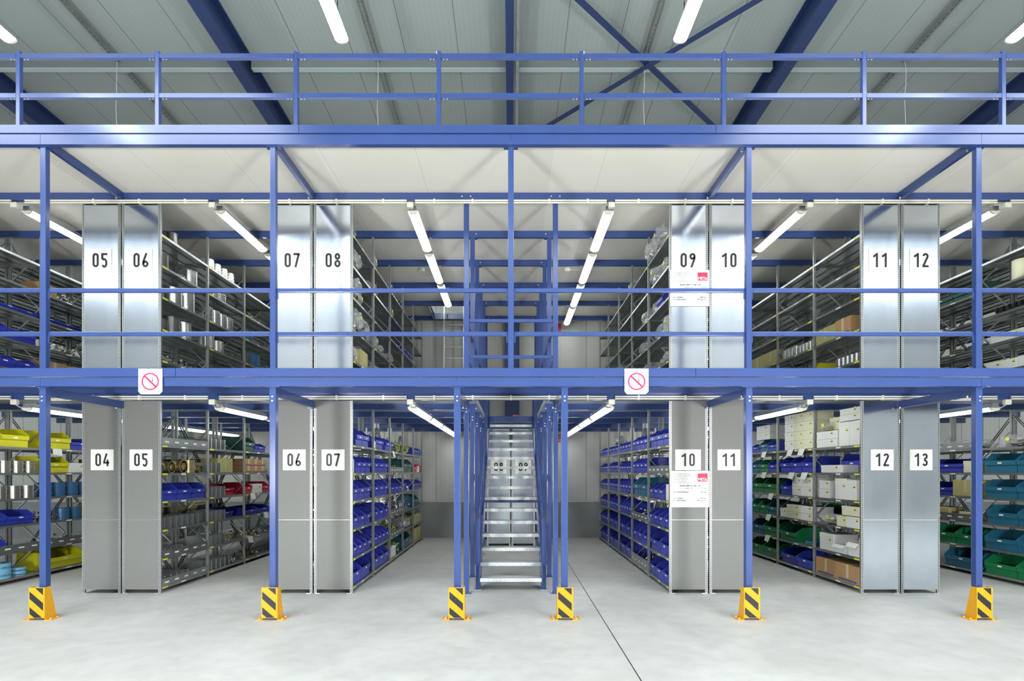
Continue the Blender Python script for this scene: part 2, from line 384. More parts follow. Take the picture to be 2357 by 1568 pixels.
# edge channels and beams, segment by segment
SEG_LO = [(-9.7, -XO), (-XO, -XS), (-XS, XO), (XO, 9.7)]
SEG_UP = [(-9.7, -XO), (-XO, 0), (0, XO), (XO, 9.7)]
for lvl, z0, z1, segs in (('lower', 2.785, 2.89, SEG_LO), ('upper', 5.675, 5.795, SEG_UP)):
    for k, (a, b) in enumerate(segs):
        pos = ['far left', 'centre left', 'centre right', 'far right'][k]
        o = thing('edge_beam', f'blue steel beam carrying the front edge of the {lvl} deck, {pos} length', 'beam', (0, YFR - .03, 0), 0, f'front edge beams of the {lvl} deck')
        MB().box(a + .002, b - .002, 0, .006, z0, z1).build('web', M['blue'], o)
        MB().box(a + .002, b - .002, .006, .07, z0, z0 + .006).build('flange', M['blue'], o)
        MB().box(a + .002, b - .002, .006, .07, z1 - .006, z1).build('flange', M['blue'], o)
    for k, (a, b) in enumerate(((-9.7, -4.0), (-3.995, 2.2), (2.205, 9.7)) if lvl == 'lower' else ((-9.7, -2.53), (-2.525, 2.44), (2.445, 9.7))):
        zt = 3.0 if lvl == 'lower' else 5.90
        o = MB().box(a, b, 0, .05, z1 + .008, zt).box(a, b, .05, .11, zt - .006, zt).build('edge_channel', M['blue'], None, (0, YFR - .045, 0))
        tag(o, f'blue toe channel along the {lvl} deck edge, {["left", "middle", "right"][k]} length', 'channel', f'toe channels of the {lvl} deck')
# beams across (x) at every frame
for lvl, z0, z1 in (('ground floor', 2.80, 2.898), ('upper floor', 5.69, 5.798)):
    for i, y in enumerate(YS):
        runs = [(-9.7, 9.7)]
        if lvl == 'ground floor' and 0 < i < 4: runs = [(-9.7, -.57), (.57, 9.7)]
        for a, b in runs:
            sfx = '' if len(runs) == 1 else (' left of stairs' if a < -1 else ' right of stairs')
            o = thing('cross_beam', f'blue beam spanning sideways over the {lvl} racks, {ORD[i]} from the front{sfx}', 'beam', (0, y, 0), 0, f'sideways beams above the {lvl}')
            MB().box(a, b, -.005, .001, z0, z1).build('web', M['blue'], o)
            MB().box(a, b, .001, .055, z0, z0 + .005).build('flange', M['blue'], o)
            MB().box(a, b, .001, .055, z1 - .005, z1).build('flange', M['blue'], o)
o = MB().box(-9.7, 9.7, 8.10, 8.108, 2.888, 2.971).box(-9.7, 9.7, 8.108, 8.16, 2.888, 2.894).build('ledger_beam', M['blue'])
tag(o, 'dark blue ledger beam just above the cream conduits of the ground floor', 'beam')
o = MB().box(-.56, .56, 12.585, 12.598, 2.87, 2.99).build('landing_trim', M['blue'])
tag(o, 'blue trim along the landing edge at the top of the stairs', 'trim')
# joists from the front columns back to the racks
for lvl, z0, z1, xs in (('lower', 2.68, 2.784, (-XO, -XI, -XS, XS, XI, XO)), ('upper', 5.69, 5.79, (-XO, -XI, XI, XO))):
    for k, x in enumerate(xs):
        o = thing('joist', f'short blue joist from front column to racks under the {lvl} deck, {ORD[k]} from left', 'joist', (x, YFR + .08, 0), 0, f'short joists under the {lvl} deck')
        MB().box(-.025, .025, 0, Y0 - YFR - .09, z0, z1).build('joist_web', M['blue'], o)
        mb = MB()
        for yy in (.05, Y0 - YFR - .15): mb.cyl((-.04, yy, z0 - .012), (-.04, yy, z0 + .012), .012, 8)
        mb.build('bolt', M['bolt'], o)
def column(x, y, z0, z1, w, label, group, base=True, top=True):
    o = thing('steel_column', label, 'column', (x, y, z0), 0, group)
    h = z1 - z0
    me = bevel(MB().box(-w / 2, w / 2, -w / 2, w / 2, 0, h).mesh('column_shaft', [M['blue']]), .006, 2); put('column_shaft', me, o)
    if base:
        MB().box(-.07, .07, -.07, .07, 0, .008).build('base_plate', M['blue'], o)
        for sx in (-1, 1): MB().cyl((sx * .053, 0, .008), (sx * .053, 0, .03), .01, 8).build('bolt', M['bolt'], o)
    if top:
        MB().box(-.085, .085, -w / 2 - .001, w / 2, h - .008, h).build('head_plate', M['blue'], o)
        for zz in ((h - .12, h - .17) if base else ()):
            MB().cyl((0, -w / 2 - .012, zz), (0, -w / 2, zz), .011, 8).build('bolt', M['bolt'], o)
        for sx in (-1, 1): MB().cyl((sx * .062, -w / 2 - .012, h + .02 if base else h + .055), (sx * .062, -w / 2 + .0, h + .02 if base else h + .055), .011, 8).build('bolt', M['bolt'], o)
    return o
CN = ['far left', 'second from left', 'third from left beside the stairs', 'fourth from left beside the stairs', 'fifth from left', 'far right']
for k, x in enumerate((-XO, -XI, -XS, XS, XI, XO)):
    column(x, YFR + .04, 0, 2.785, .078, f'blue ground floor front column behind a yellow guard, {CN[k]}', 'front columns of the ground floor')
for k, x in enumerate((-XO, -XI, 0, XI, XO)):
    column(x, YFR + .04, 3.0, 5.675, .068, 'blue upper floor front column, ' + ['far left', 'second from left', 'middle one', 'fourth from left', 'far right'][k], 'front columns of the upper floor', False)
for sx, sd in ((-1, 'left'), (1, 'right')):
    for i, y in enumerate(YS):
        column(sx * XS, y + .04, 0, 2.8, .075, f'blue ground floor column beside the stairs, {sd} side, {ORD[i]} in line from the front', 'ground floor columns beside the stairs')
        column(sx * XS, y + .04, 2.985, 5.69, .075, f'blue upper floor column beside the stairwell, {sd} side, {ORD[i]} in line from the front', 'upper floor columns round the stairwell', False, True)
# railings on the upper floor between the front columns
RX = [-9.6, -XO, -XI, 0, XI, XO, 9.6]
for k in range(6):
    a, b = RX[k] + .036, RX[k + 1] - .036
    o = thing('guard_railing', f'two blue horizontal guard rails on the upper floor, {ORD[k]} bay from the left', 'railing', ((a + b) / 2, YFR + .06, 0), 0, 'guard rails between the upper front columns')
    for z in (3.955, 3.43):
        r = put('rail', bevel(MB().box(-(b - a) / 2, (b - a) / 2, -.02, .02, z - .025, z + .025).mesh('rail', [M['blue']]), .006, 2), o)
        for e in (-1, 1):
            xx = e * (b - a) / 2
            MB().box(min(xx, xx - e * .02), max(xx, xx - e * .02), -.026, -.02, z - .11, z - .02).cyl((xx - e * .01, -.035, z - .08), (xx - e * .01, -.026, z - .08), .008, 8).build('bracket', M['blue'], r)
# top railing
o = thing('deck_railing', 'long blue railing with eight posts along the top deck edge under the roof', 'railing', (0, YFR + .03, 5.90))
PX = [-7.62, -5.92, -4.25, -2.585, -.869, .853, 2.56, 4.245, 5.92, 7.62]
for x in PX:
    put('post', bevel(MB().box(x - .026, x + .026, -.026, .026, 0, .92).mesh('post', [M['blue']]), .005, 1), o)
for a, b in zip(PX[:-1], PX[1:]):
    for z in (.862, .385):
        r = put('rail', MB().box(a + .027, b - .027, -.024, .024, z - .026, z + .026).mesh('rail', [M['blue']]), o)
        mb = MB()
        for xx in (a + .06, a + .1, b - .1, b - .06): mb.cyl((xx, 0, z - .033), (xx, 0, z - .026), .008, 8)
        mb.build('bolt', M['bolt'], r)
# conduits along the first rack beam
for lvl, z in (('upper', 5.655), ('ground', 2.83)):
    xs = [-9.6, -7.2, -7.0, -4.36, -4.2, -1.5, -1.38, 1.38, 1.5, 4.2, 4.36, 7.0, 7.2, 9.6]
    for k in range(0, len(xs), 2):
        a, b = xs[k], xs[k + 1]
        o = thing('conduit_run', f'pair of cream cable conduits along the {lvl} floor rack fronts, {ORD[k // 2]} run from left', 'conduit', (0, Y0 - .035, z), 0, f'cream conduits over the {lvl} floor racks')
        for dz in (-.016, .016): MB().cyl((a, 0, dz), (b, 0, dz), .0125, 10).build('pipe', M['cream'], o)
        mb = MB(); n = max(2, int((b - a) / .55))
        for i in range(n):
            xx = a + (b - a) * (i + .5) / n; mb.box(xx - .012, xx + .012, -.016, .028, -.034, .034)
        mb.build('clip', M['cream'], o)
    for k, (x, nm) in enumerate(AIS):
        o = thing('junction_box', f'cream junction box at the first {lvl} floor lamp, {nm}', 'junction box', (x, Y0 - .06, z - (.05 if lvl == 'upper' else .06)), 0, f'junction boxes of the {lvl} floor')
        put('box_body', bevel(MB().box(-.045, .045, 0, .06, -.04, .035).mesh('box_body', [M['cream']]), .006, 1), o)
        MB().path([(0, .03, -.03), (.0, .12, -.02 if lvl == 'upper' else -.07), (0, .2, -.0 if lvl == 'upper' else -.06)], .008).build('cable', M['wire'], o)
# ------------------------------------------------------------------ stairs
st = thing('staircase', 'straight blue staircase with fifteen galvanised open treads in the middle aisle', 'stairs', (0, 8.37, 0))
RISE, RUN, NT = .1865, .295, 15
sl = RISE / RUN
for i in range(NT):
    z = RISE * (i + 1); y = i * RUN
    mb = MB().box(-.455, .455, .0, .25, z - .012, z).box(-.455, .455, -.003, .003, z - .05, z + .002).box(-.455, .455, .247, .25, z - .04, z)
    mb.box(-.455, -.45, 0, .25, z - .05, z).box(.45, .455, 0, .25, z - .05, z)
    mb.build('tread', M['tread'], st, (0, y, 0))
for sx in (-1, 1):
    x = sx * .4625
    prof = [(.10, 0), (.30, 0), (4.33, 2.72), (4.33, 2.985), (4.15, 2.985), (.0, .36), (.0, .16)]
    MB().prism([(x - .006, a, b) for a, b in prof], (.012, 0, 0)).build('stringer', M['blue'], st)
    xh = sx * .495
    MB().box(xh - .03, xh + .03, .08, .13, 0, 1.12).build('newel_post', M['blue'], st)
    MB().box(xh - .05, xh + .05, .05, .17, 0, .008).cyl((xh + sx * .04, .11, .008), (xh + sx * .04, .11, .03), .01, 8).build('foot_plate', M['bolt'], st)
    hr = MB().bar((xh, .02, 1.10), (xh, 4.3, 1.10 + 4.28 * sl), .05, .05).build('handrail', M['blue'], st)
    MB().box(xh - .027, xh + .027, .005, .03, 1.085, 1.14).build('end_cap', M['dark'], hr)
    MB().bar((xh, .12, .68), (xh, 4.3, .68 + 4.18 * sl), .03, .03).build('mid_rail', M['blue'], st)
    for yy in (1.45, 2.85, 4.2): MB().box(xh - .02, xh + .02, yy - .02, yy + .02, yy * sl + .1, yy * sl + 1.09).build('baluster', M['blue'], st)
o = MB().box(-.607, .607, 0, .04, 1.10, 1.17).build('brace_bar', M['navy'], None, (0, 12.12, 0))
tag(o, 'dark blue horizontal bar behind the stair treads at waist height', 'bar')
# stairwell railings on the upper floor
for z in (3.955, 3.43):
    pass
o = thing('stairwell_railing', 'two blue rails across the front of the stairwell on the upper floor', 'railing', (0, Y0 + .04, 0))
for z in (3.955, 3.43): MB().box(-XS + .038, XS - .038, -.02, .02, z - .022, z + .022).build('rail', M['blue'], o)
for sx, sd in ((-1, 'left'), (1, 'right')):
    for i in range(3):
        o = thing('stairwell_railing', f'blue rails along the {sd} side of the upper stairwell, {ORD[i]} bay from the front', 'railing', (sx * XS, YS[i] + .04, 0), 0, 'side rails of the stairwell')
        for z in (3.955, 3.43): MB().box(-.018, .018, .04, DY - .04, z - .022, z + .022).build('rail', M['blue'], o)
# ------------------------------------------------------------------ back wall items
o = thing('hall_column', 'wide dark blue steel column at the back wall behind the stairs', 'column', (.03, YB - .2, 0))
for a in (-1, 1): MB().box(-.19, .19, a * .125 - .008, a * .125 + .008, 0, 9.0).build('flange', M['navy'], o)
MB().box(-.006, .006, -.117, .117, 0, 9.0).build('web', M['navy'], o)
o = thing('fire_sign', 'small red fire hose sign with white symbol on the back column, upper floor', 'sign', (.13, YB - .36, 4.95))
MB().box(-.085, .085, 0, .006, -.09 - 1.8 + .0, .09 - 1.8).build('plate', M['firered'], o)
mb = MB()
for a, b, c, d in ((-.08, .08, -.085, -.075), (-.08, .08, .075, .085), (-.08, -.072, -.085, .085), (.072, .08, -.085, .085)): mb.box(a, b, -.002, 0, c - 1.8, d - 1.8)
mb.tube((-.02, -.003, -1.79), (-.02, 0, -1.79), .045, .028, 16).build('symbol', M['white'], o)
o = thing('alarm_bell', 'round red fire bell on the back wall right of the stairs', 'bell', (1.28, YB - .06, 2.64))
MB().cyl((0, 0, 0), (0, .05, 0), .085, 20, 0, .095).cyl((0, -.015, 0), (0, 0, 0), .03, 12).build('gong', M['firered'], o)
MB().tube((0, -.02, 0), (0, -.016, 0), .06, .05, 20).build('ring', M['white'], o)
o = MB().box(-.06, .06, 0, .05, -.13, .13).build('fire_box', M['firered'], None, (1.27, YB - .055, 5.56))
tag(o, 'small red box high on the back wall of the upper floor, right of the stairwell', 'fire box')
for x, sd in ((-1.78, 'left'), (1.12, 'right')):
    o = thing('smoke_detector', f'round white smoke detector under the upper deck, {sd} of the stairwell', 'smoke detector', (x, 11.3, 5.80))
    MB().cyl((0, 0, -.05), (0, 0, 0), .05, 20, 0, .07).build('detector_head', M['cream'], o)
    MB().cyl((.06, 0, -.012), (.35, 0, -.012), .01, 8).build('pipe', M['cream'], o)
# ladder and hatch
o = thing('ladder', 'fixed aluminium ladder rising to a roof hatch at the back of the upper floor', 'ladder', (-1.43, 14.25, 2.985))
for sx in (-1, 1): MB().box(sx * .245 - .015, sx * .245 + .015, -.03, .03, 0, 3.9).build('side_rail', M['galv'], o)
for i in range(13): MB().cyl((-.24, 0, .22 + i * .28), (.24, 0, .22 + i * .28), .016, 10).build('rung', M['galv'], o)
o = thing('hatch_frame', 'blue frame around the ladder hatch in the upper deck', 'hatch', (-1.53, 14.02, 5.69))
MB().box(-.46, .46, -.60, -.575, 0, .16).build('frame_bar', M['blue'], o); MB().box(-.46, .46, .575, .6, 0, .16).build('frame_bar', M['blue'], o)
MB().box(-.475, -.45, -.57, .57, 0, .16).build('frame_bar', M['blue'], o); MB().box(.45, .475, -.57, .57, 0, .16).build('frame_bar', M['blue'], o)
#RACKS
# ------------------------------------------------------------------ numerals for the signs
def arc(cx, cy, rx, ry, a0, a1, n=10): return [(cx + rx * math.cos(math.radians(a0 + (a1 - a0) * i / n)), cy + ry * math.sin(math.radians(a0 + (a1 - a0) * i / n))) for i in range(n + 1)]
W_, H_ = .44, 1.0; SW = .145; h = SW / 2
GL = {
 '0': [(arc(.22, .78, .22 - h, .22 - h, 0, 180) + arc(.22, .22, .22 - h, .22 - h, 180, 360), True)],
 '1': [([(.30, 0), (.30, 1)], False), ([(.30, .93), (.04, .74)], False)],
 '2': [(arc(.22, .78, .22 - h, .22 - h, 175, -20) + [(.07, h + .02)], False), ([(.0, h), (.44, h)], False)],
 '3': [(arc(.21, .765, .21 - h + .01, .235 - h, 160, -80) + [(.16, .54)], False), ([(.16, .52)] + arc(.21, .26, .22 - h, .26 - h, 85, -160), False)],
 '4': [([(.27, 1.0), (.05, .30)], False), ([(.0, .27), (.46, .27)], False), ([(.33, 0), (.33, .52)], False)],
 '5': [([(.42, 1 - h), (.07, 1 - h), (.07, .56)] , False), ([(.07, .55)] + arc(.215, .30, .215 - h, .27, 100, -150), False)],
 '6': [(arc(.22, .235, .22 - h, .235 - h, 0, 360, 20), True), ([(.08, .25), (.09, .42), (.30, 1.0)], False)],
 '7': [([(.0, 1 - h), (.44, 1 - h)], False), ([(.38, .95), (.14, 0)], False)],
 '8': [(arc(.22, .765, .20 - h, .235 - h, 0, 360, 20), True), (arc(.22, .26, .22 - h, .26 - h, 0, 360, 20), True)],
 '9': [(arc(.22, .765, .22 - h, .235 - h, 0, 360, 20), True), ([(.36, .75), (.35, .58), (.14, 0)], False)],
}
def numeral_mesh(ch, size):
    mb = MB(); t = .0015
    for pts, closed in GL[ch]:
        pts = [(p[0] * size, p[1] * size) for p in pts]; n = len(pts); hw = h * size; Lp = []; Rp = []
        for i, p in enumerate(pts):
            a = pts[i - 1] if (i > 0 or closed) else p; b = pts[(i + 1) % n] if (i < n - 1 or closed) else p
            if closed and i == 0: a = pts[-1] if pts[-1] != pts[0] else pts[-2]
            if closed and i == n - 1 and pts[-1] == pts[0]: b = pts[1]
            dx, dy = b[0] - a[0], b[1] - a[1]; l = math.hypot(dx, dy) or 1; nx, ny = -dy / l, dx / l; k = hw
            if a != p and b != p:
                l1 = math.hypot(p[0] - a[0], p[1] - a[1]); d1 = ((p[0] - a[0]) / l1, (p[1] - a[1]) / l1)
                c = abs(-d1[1] * nx + d1[0] * ny); k = hw / max(c, .5)
            Lp.append((p[0] + nx * k, p[1] + ny * k)); Rp.append((p[0] - nx * k, p[1] - ny * k))
        m = n if closed and pts[0] != pts[-1] else n - 1
        for i in range(m):
            j = (i + 1) % n
            mb.prism([(Rp[i][0], 0, Rp[i][1]), (Rp[j][0], 0, Rp[j][1]), (Lp[j][0], 0, Lp[j][1]), (Lp[i][0], 0, Lp[i][1])], (0, -t, 0))
    return mb.mesh('numeral', [M['black']])
NUMC = {}
def number_sign(num, x, y, z, w, hh, label, group, size=None):
    """plate with its centre at x, z standing just in front of y"""
    size = size or hh * .68
    o = thing('number_sign', label, 'sign', (x, y, z), 0, group)
    MB().box(-w / 2, w / 2, -.003, 0, -hh / 2, hh / 2).build('plate', M['white'], o)
    for i, ch in enumerate(num):
        k = (ch, size)
        if k not in NUMC: NUMC[k] = numeral_mesh(ch, size)
        put('numeral', NUMC[k], o, (((-.53 if i == 0 else .09) ) * size, -.0032, -size / 2))
    return o
# ------------------------------------------------------------------ racks
HW = .555 / 2; NB = 5; LEN = NB * DY
LV_LO = [.09, .50, .92, 1.335, 1.745, 2.155]; LV_UP = [.10, .405, .865, 1.33, 1.785, 2.235]      # shelf tops above each floor
RC = {}
def rmesh(key, f):
    if key not in RC: RC[key] = f()
    return RC[key]
def post_mesh(H):
    mb = MB(); mb.box(-.018, .018, -.0175, -.0145, 0, H).box(-.018, -.015, -.0145, .0175, 0, H).box(.015, .018, -.0145, .0175, 0, H)
    mb.box(-.015, .015, .0145, .0175, 0, H)
    return mb.mesh('post', [M['perf']])
def shelf_mesh(lip):
    mb = MB(); a, b = .022, DY - .022
    mb.box(-HW + .003, HW - .003, a, b, -.006, 0)
    for sx in (-1, 1):
        x0, x1 = sorted((sx * (HW - .0005), sx * (HW - .012))); mb.box(x0, x1, a, b, -.036, -.0055)
    mb.box(-HW + .01, HW - .01, a, a + .003, -.034, -.006).box(-HW + .01, HW - .01, b - .003, b, -.034, -.006)
    for q in (-.1, .1): mb.box(q - .02, q + .02, a, b, -.02, -.006)
    return mb.mesh('shelf', [M['shelf']])
def brace_mesh(H):
    mb = MB(); z = .12; sgn = 1; st_ = .46
    while z + st_ < H:
        mb.bar((-sgn * (HW - .04), 0, z), (sgn * (HW - .04), 0, z + st_), .016, .022, up=(0, 1, 0)); z += st_; sgn = -sgn
    return mb.mesh('frame_brace', [M['galv']])
def rack(xc, z0, H, levels, face, name_, group, style, nb=NB, yo=Y0, tags=True, skip_braces=False):
    """face: +1 opens to +x, -1 to -x (the side one walks up to)"""
    o = thing('shelving_rack', name_, 'rack', (xc, yo, z0), 0, group)
    pm = rmesh(('post', H), lambda: post_mesh(H))
    for b in range(nb + 1):
        for sx in (-1, 1):
            put('post', pm, o, (sx * (HW - .018), b * DY + (.0175 if b == 0 else 0) - (.0175 if b == nb else 0), 0))
        if b: put('frame_brace', rmesh(('fb', H), lambda: brace_mesh(H)), o, (0, b * DY - (.0175 if b == nb else 0), 0))
    for b in range(nb):
        for k, z in enumerate(levels):
            s = put('shelf', rmesh(('shelf',), lambda: shelf_mesh(0)), o, (0, b * DY, z))
            if tags and b < 3:
                fx = face * (HW - .0005)
                put('yellow_tag', rmesh(('yt', face), lambda: MB().box(*sorted((fx, fx + face * .0015)), .05, .17, -.031, -.009).mesh('yellow_tag', [M['tagy']])), s)
                if (b * 7 + k * 3 + int(xc * 3)) % 3:
                    put('white_tag', rmesh(('wt', face), lambda: MB().box(*sorted((fx, fx + face * .0015)), .52, .64, -.030, -.010).mesh('white_tag', [M['white']])), s)
    bx = -face * (HW - .006)
    if not skip_braces:
        for b in range(nb):
            def bm_(up_=b % 2):
                mb = MB(); zz = [.05, H * .5, H - .1]
                for i in range(2):
                    a, c = (0.03, DY - .03) if (i + up_) % 2 else (DY - .03, .03)
                    mb.bar((0, a, zz[i]), (0, c, zz[i + 1]), .003, .03)
                return mb
            for i in range(2):
                a, c = (0.03, DY - .03) if (i + b) % 2 else (DY - .03, .03); zz = [.05, H * .5, H - .1]
                put('back_brace', rmesh(('bb', H, i, (i + b) % 2), lambda: MB().bar((0, a, zz[i]), (0, c, zz[i + 1]), .003, .03, up=(1, 0, 0)).mesh('back_brace', [M['galv']])), o, (bx, b * DY, 0))
    a = HW - .034
    if style == 'grey':
        MB().box(-a, a, -.004, .002, .06, 1.065).box(-a, a, -.004, .0, 1.065, 1.069, 1).build('end_panel', [M['panelgrey'], M['galv']], o)
        MB().box(-a, a, -.004, .002, 1.070, H - .005).build('end_panel', M['panelgrey'], o)
    elif style == 'galv_seam':
        MB().box(-a, a, -.004, .002, .06, 1.065).box(-a, a, -.004, .0, 1.065, 1.069, 1).build('end_panel', [M['panelgalv'], M['white']], o)
        MB().box(-a, a, -.004, .002, 1.070, H - .005).build('end_panel', M['panelgalv'], o)
    elif style == 'galv':
        MB().box(-a, a, -.004, .002, .02, H - .005).build('end_panel', M['panelgalv'], o)
    for sx in (-1, 1):
        MB().box(sx * (HW - .05) - .035, sx * (HW - .05) + .035, -.012, .0, .0, .012).build('foot', M['galv'], o)
    return o
GAP = .026; CI, CO_, CF = 2.86, 5.635, 8.42; HP = HW + GAP / 2
PAIRS = [-CF, -CO_, -CI, CI, CO_, CF]
LO_NUM = [('far-left', None, '03x'), ('04', '05'), ('06', '07'), ('10', '11'), ('12', '13'), (None, None)]
LO = {}; UP = {}
names_lo = {(-CF, -1): 'unnumbered outer far left', (-CF, 1): 'unnumbered far left', (-CO_, -1): '04', (-CO_, 1): '05', (-CI, -1): '06', (-CI, 1): '07',
            (CI, -1): '10', (CI, 1): '11', (CO_, -1): '12', (CO_, 1): '13', (CF, -1): 'unnumbered far right', (CF, 1): 'unnumbered outer far right'}
names_up = {(-CF, -1): 'unnumbered outer far left', (-CF, 1): 'unnumbered far left', (-CO_, -1): '05', (-CO_, 1): '06', (-CI, -1): '07', (-CI, 1): '08',
            (CI, -1): '09', (CI, 1): '10', (CO_, -1): '11', (CO_, 1): '12', (CF, -1): 'unnumbered far right', (CF, 1): 'unnumbered outer far right'}
WORD = {'04': 'four', '05': 'five', '06': 'six', '07': 'seven', '08': 'eight', '09': 'nine', '10': 'ten', '11': 'eleven', '12': 'twelve', '13': 'thirteen'}
for (c, f), nm in names_lo.items():
    num = nm.isdigit()
    rack(c + f * HP, 0, 2.79, LV_LO, f, f'ground floor shelving rack with sign {nm}, {WORD[nm]}, on its end panel' if num else f'{nm} ground floor shelving rack',
         'shelving racks on the ground floor', 'galv_seam' if nm in ('12', '13') else 'grey')
    rack_lo_x = c + f * HP
    if num:
        number_sign(nm, c + f * HP + (.02 if f < 0 else .0) - (.03 if nm == '10' else 0), Y0 - .006, 1.935, .33 if nm != '10' else .37, .30,
                    f'white square sign {nm}, {WORD[nm]}, on a ground floor rack end', 'rack number signs', .185)
for (c, f), nm in names_up.items():
    num = nm.isdigit()
    rack(c + f * HP, 2.985, 2.70, LV_UP, f, f'upper floor shelving rack with sign {nm}, {WORD[nm]}, on its shiny end panel' if num else f'{nm} upper floor shelving rack',
         'shelving racks on the upper floor', 'galv')
    if num: number_sign(nm, c + f * HP + (-.01 if f < 0 else .0), Y0 - .006, 4.82, .33, .33, f'white square sign {nm}, {WORD[nm]}, on an upper floor rack end', 'rack number signs', .205)
for f, nm in ((-1, '08'), (1, '09')):
    rack(f * HP, 0, 2.78, LV_LO, f, f'short shelving rack with sign {nm}, {WORD[nm]}, behind the stairs', 'shelving racks on the ground floor', 'galv_seam', nb=1, yo=13.2 + .2, tags=False)
    number_sign(nm, f * HP, 13.4 - .006, 1.875, .37, .33, f'white sign {nm}, {WORD[nm]}, seen through the stair treads', 'rack number signs', .2)
# ------------------------------------------------------------------ load plates and prohibition signs
def load_plate(x, z, y, feld, extra, label):
    w, hh = .565, .525
    o = thing('load_sign', label, 'sign', (x, y, z), 0, 'rack load signs')
    MB().box(-w / 2, w / 2, -.003, 0, -hh / 2, hh / 2).build('plate', M['white'], o)
    def tx(s, px, pz, size, m, al='LEFT', bold=0.0, sx=1.0, py=-.0042):
        me = text_mesh(s, size, [m], al, bold); q = put('text', me, o, (px, py, pz)); q.rotation_euler = (math.radians(90), 0, 0); q.scale = (sx, 1, 1)
    T = ['Regalbau GmbH & Co. KG', 'Industriegebiet Große Wiese', 'Postfach 5060 · 59757 Arnsberg', 'Telefon 0 29 32/9 57 0', 'Telefax 0 29 32/9 57 101', 'www.meta-online.de', 'E-mail: info@meta-online.de']
    for i, s in enumerate(T): tx(('META-' if i == 0 else '') + s, -w / 2 + .035, hh / 2 - .048 - i * .0215, .021, M['greytext'], sx=1.12)
    MB().box(.115, .26, -.0045, -.003, .108, .225).build('logo_square', M['magenta'], o)
    tx('MET', .120, .122, .054, M['white'], bold=.0012, sx=1.0, py=-.0056)
    MB().prism([(.217, -.0054, .122), (.255, -.0054, .122), (.237, -.0054, .161)], (0, .0005, 0)).build('logo_triangle', M['white'], o)
    for zz, a in ((.065, -.25), (.028, -.25), (.003, -.25), (-.022, -.25), (-.055, -.25), (-.085, -.25), (-.115, -.25), (-.18, -.25)):
        MB().box(a, .262, -.0036, -.003, zz - .0008, zz + .0008).build('rule_line', M['greytext'], o)
    tx('System META High Clip', .01, .040, .024, M['black'], 'CENTER', .0006, 1.3)
    tx('Baujahr: 2007', -.06, .008, .018, M['black'], sx=1.2); tx('Kom.-Nr. 051860', .11, .008, .018, M['black'], sx=1.05)
    if extra: tx('zul. Fachbodenlast', -.235, -.050, .023, M['black'], sx=1.3, bold=.0004); tx('230 kg', .235, -.050, .023, M['black'], 'RIGHT', .0004, 1.3)
    tx('zul. Feldlast', -.235, -.140, .023, M['black'], sx=1.3, bold=.0004); tx(feld, .235, -.140, .023, M['black'], 'RIGHT', .0004, 1.3)
    tx('zul. Bühnenlast', -.235, -.172, .023, M['black'], sx=1.3, bold=.0004); tx('500 kg /m²', .235, -.172, .023, M['black'], 'RIGHT', .0004, 1.3)
load_plate(CI - HP + .01, 1.513, Y0 - .012, '1.600 kg', True, 'white load sign with magenta logo under the 10 on a ground floor rack')
load_plate(CI - HP + .01, 4.415, Y0 - .012, '1.800 kg', False, 'white load sign with magenta logo under the 09 on an upper floor rack')
for x, sd in ((-4.29, 'left'), (1.495, 'right')):
    w, ht = .285, .305
    o = thing('prohibition_sign', f'white sign with red crossed circle hung on the lower deck edge, {sd} of the two', 'sign', (x, YFR - .056, 2.838), 0, 'prohibition signs on the deck edge')
    mb = MB(); mb.prism([(-w / 2, 0, ht / 2), (-w / 2, 0, -ht / 2 + .035), (-w / 2 + .03, 0, -ht / 2), (w / 2 - .035, 0, -ht / 2), (w / 2, 0, -ht / 2 + .035), (w / 2, 0, ht / 2)], (0, .004, 0))
    mb.build('plate', M['white'], o)
    MB().tube((0, -.0018, 0), (0, 0, 0), .104, .087, 40).build('ring', M['pink'], o)
    MB().prism([(-.071, -.0018, .053), (-.056, -.0018, .068), (.074, -.0018, -.055), (.059, -.0018, -.070)], (0, .001, 0)).build('slash', M['pink'], o)
    mb = MB().cyl((.025, -.001, .038), (.025, 0, .038), .006, 10)
    mb.prism([(.022, -.001, .027), (.031, -.001, .027), (.033, -.001, .008), (.027, -.001, -.003), (.014, -.001, -.002), (.02, -.001, .006), (.023, -.001, .014)], (0, .001, 0)).build('figure', M['black'], o)
    MB().box(.037, .039, -.001, 0, 0, .045).box(.01, .039, -.001, 0, .043, .045).box(-.05, -.01, -.001, 0, -.038, -.036).prism([(-.045, -.001, -.037), (-.043, -.001, -.037), (-.028, -.001, -.005), (-.03, -.001, -.005)], (0, .001, 0)).box(-.02, .012, -.001, 0, -.012, -.010).build('truck_outline', M['greytext'], o)
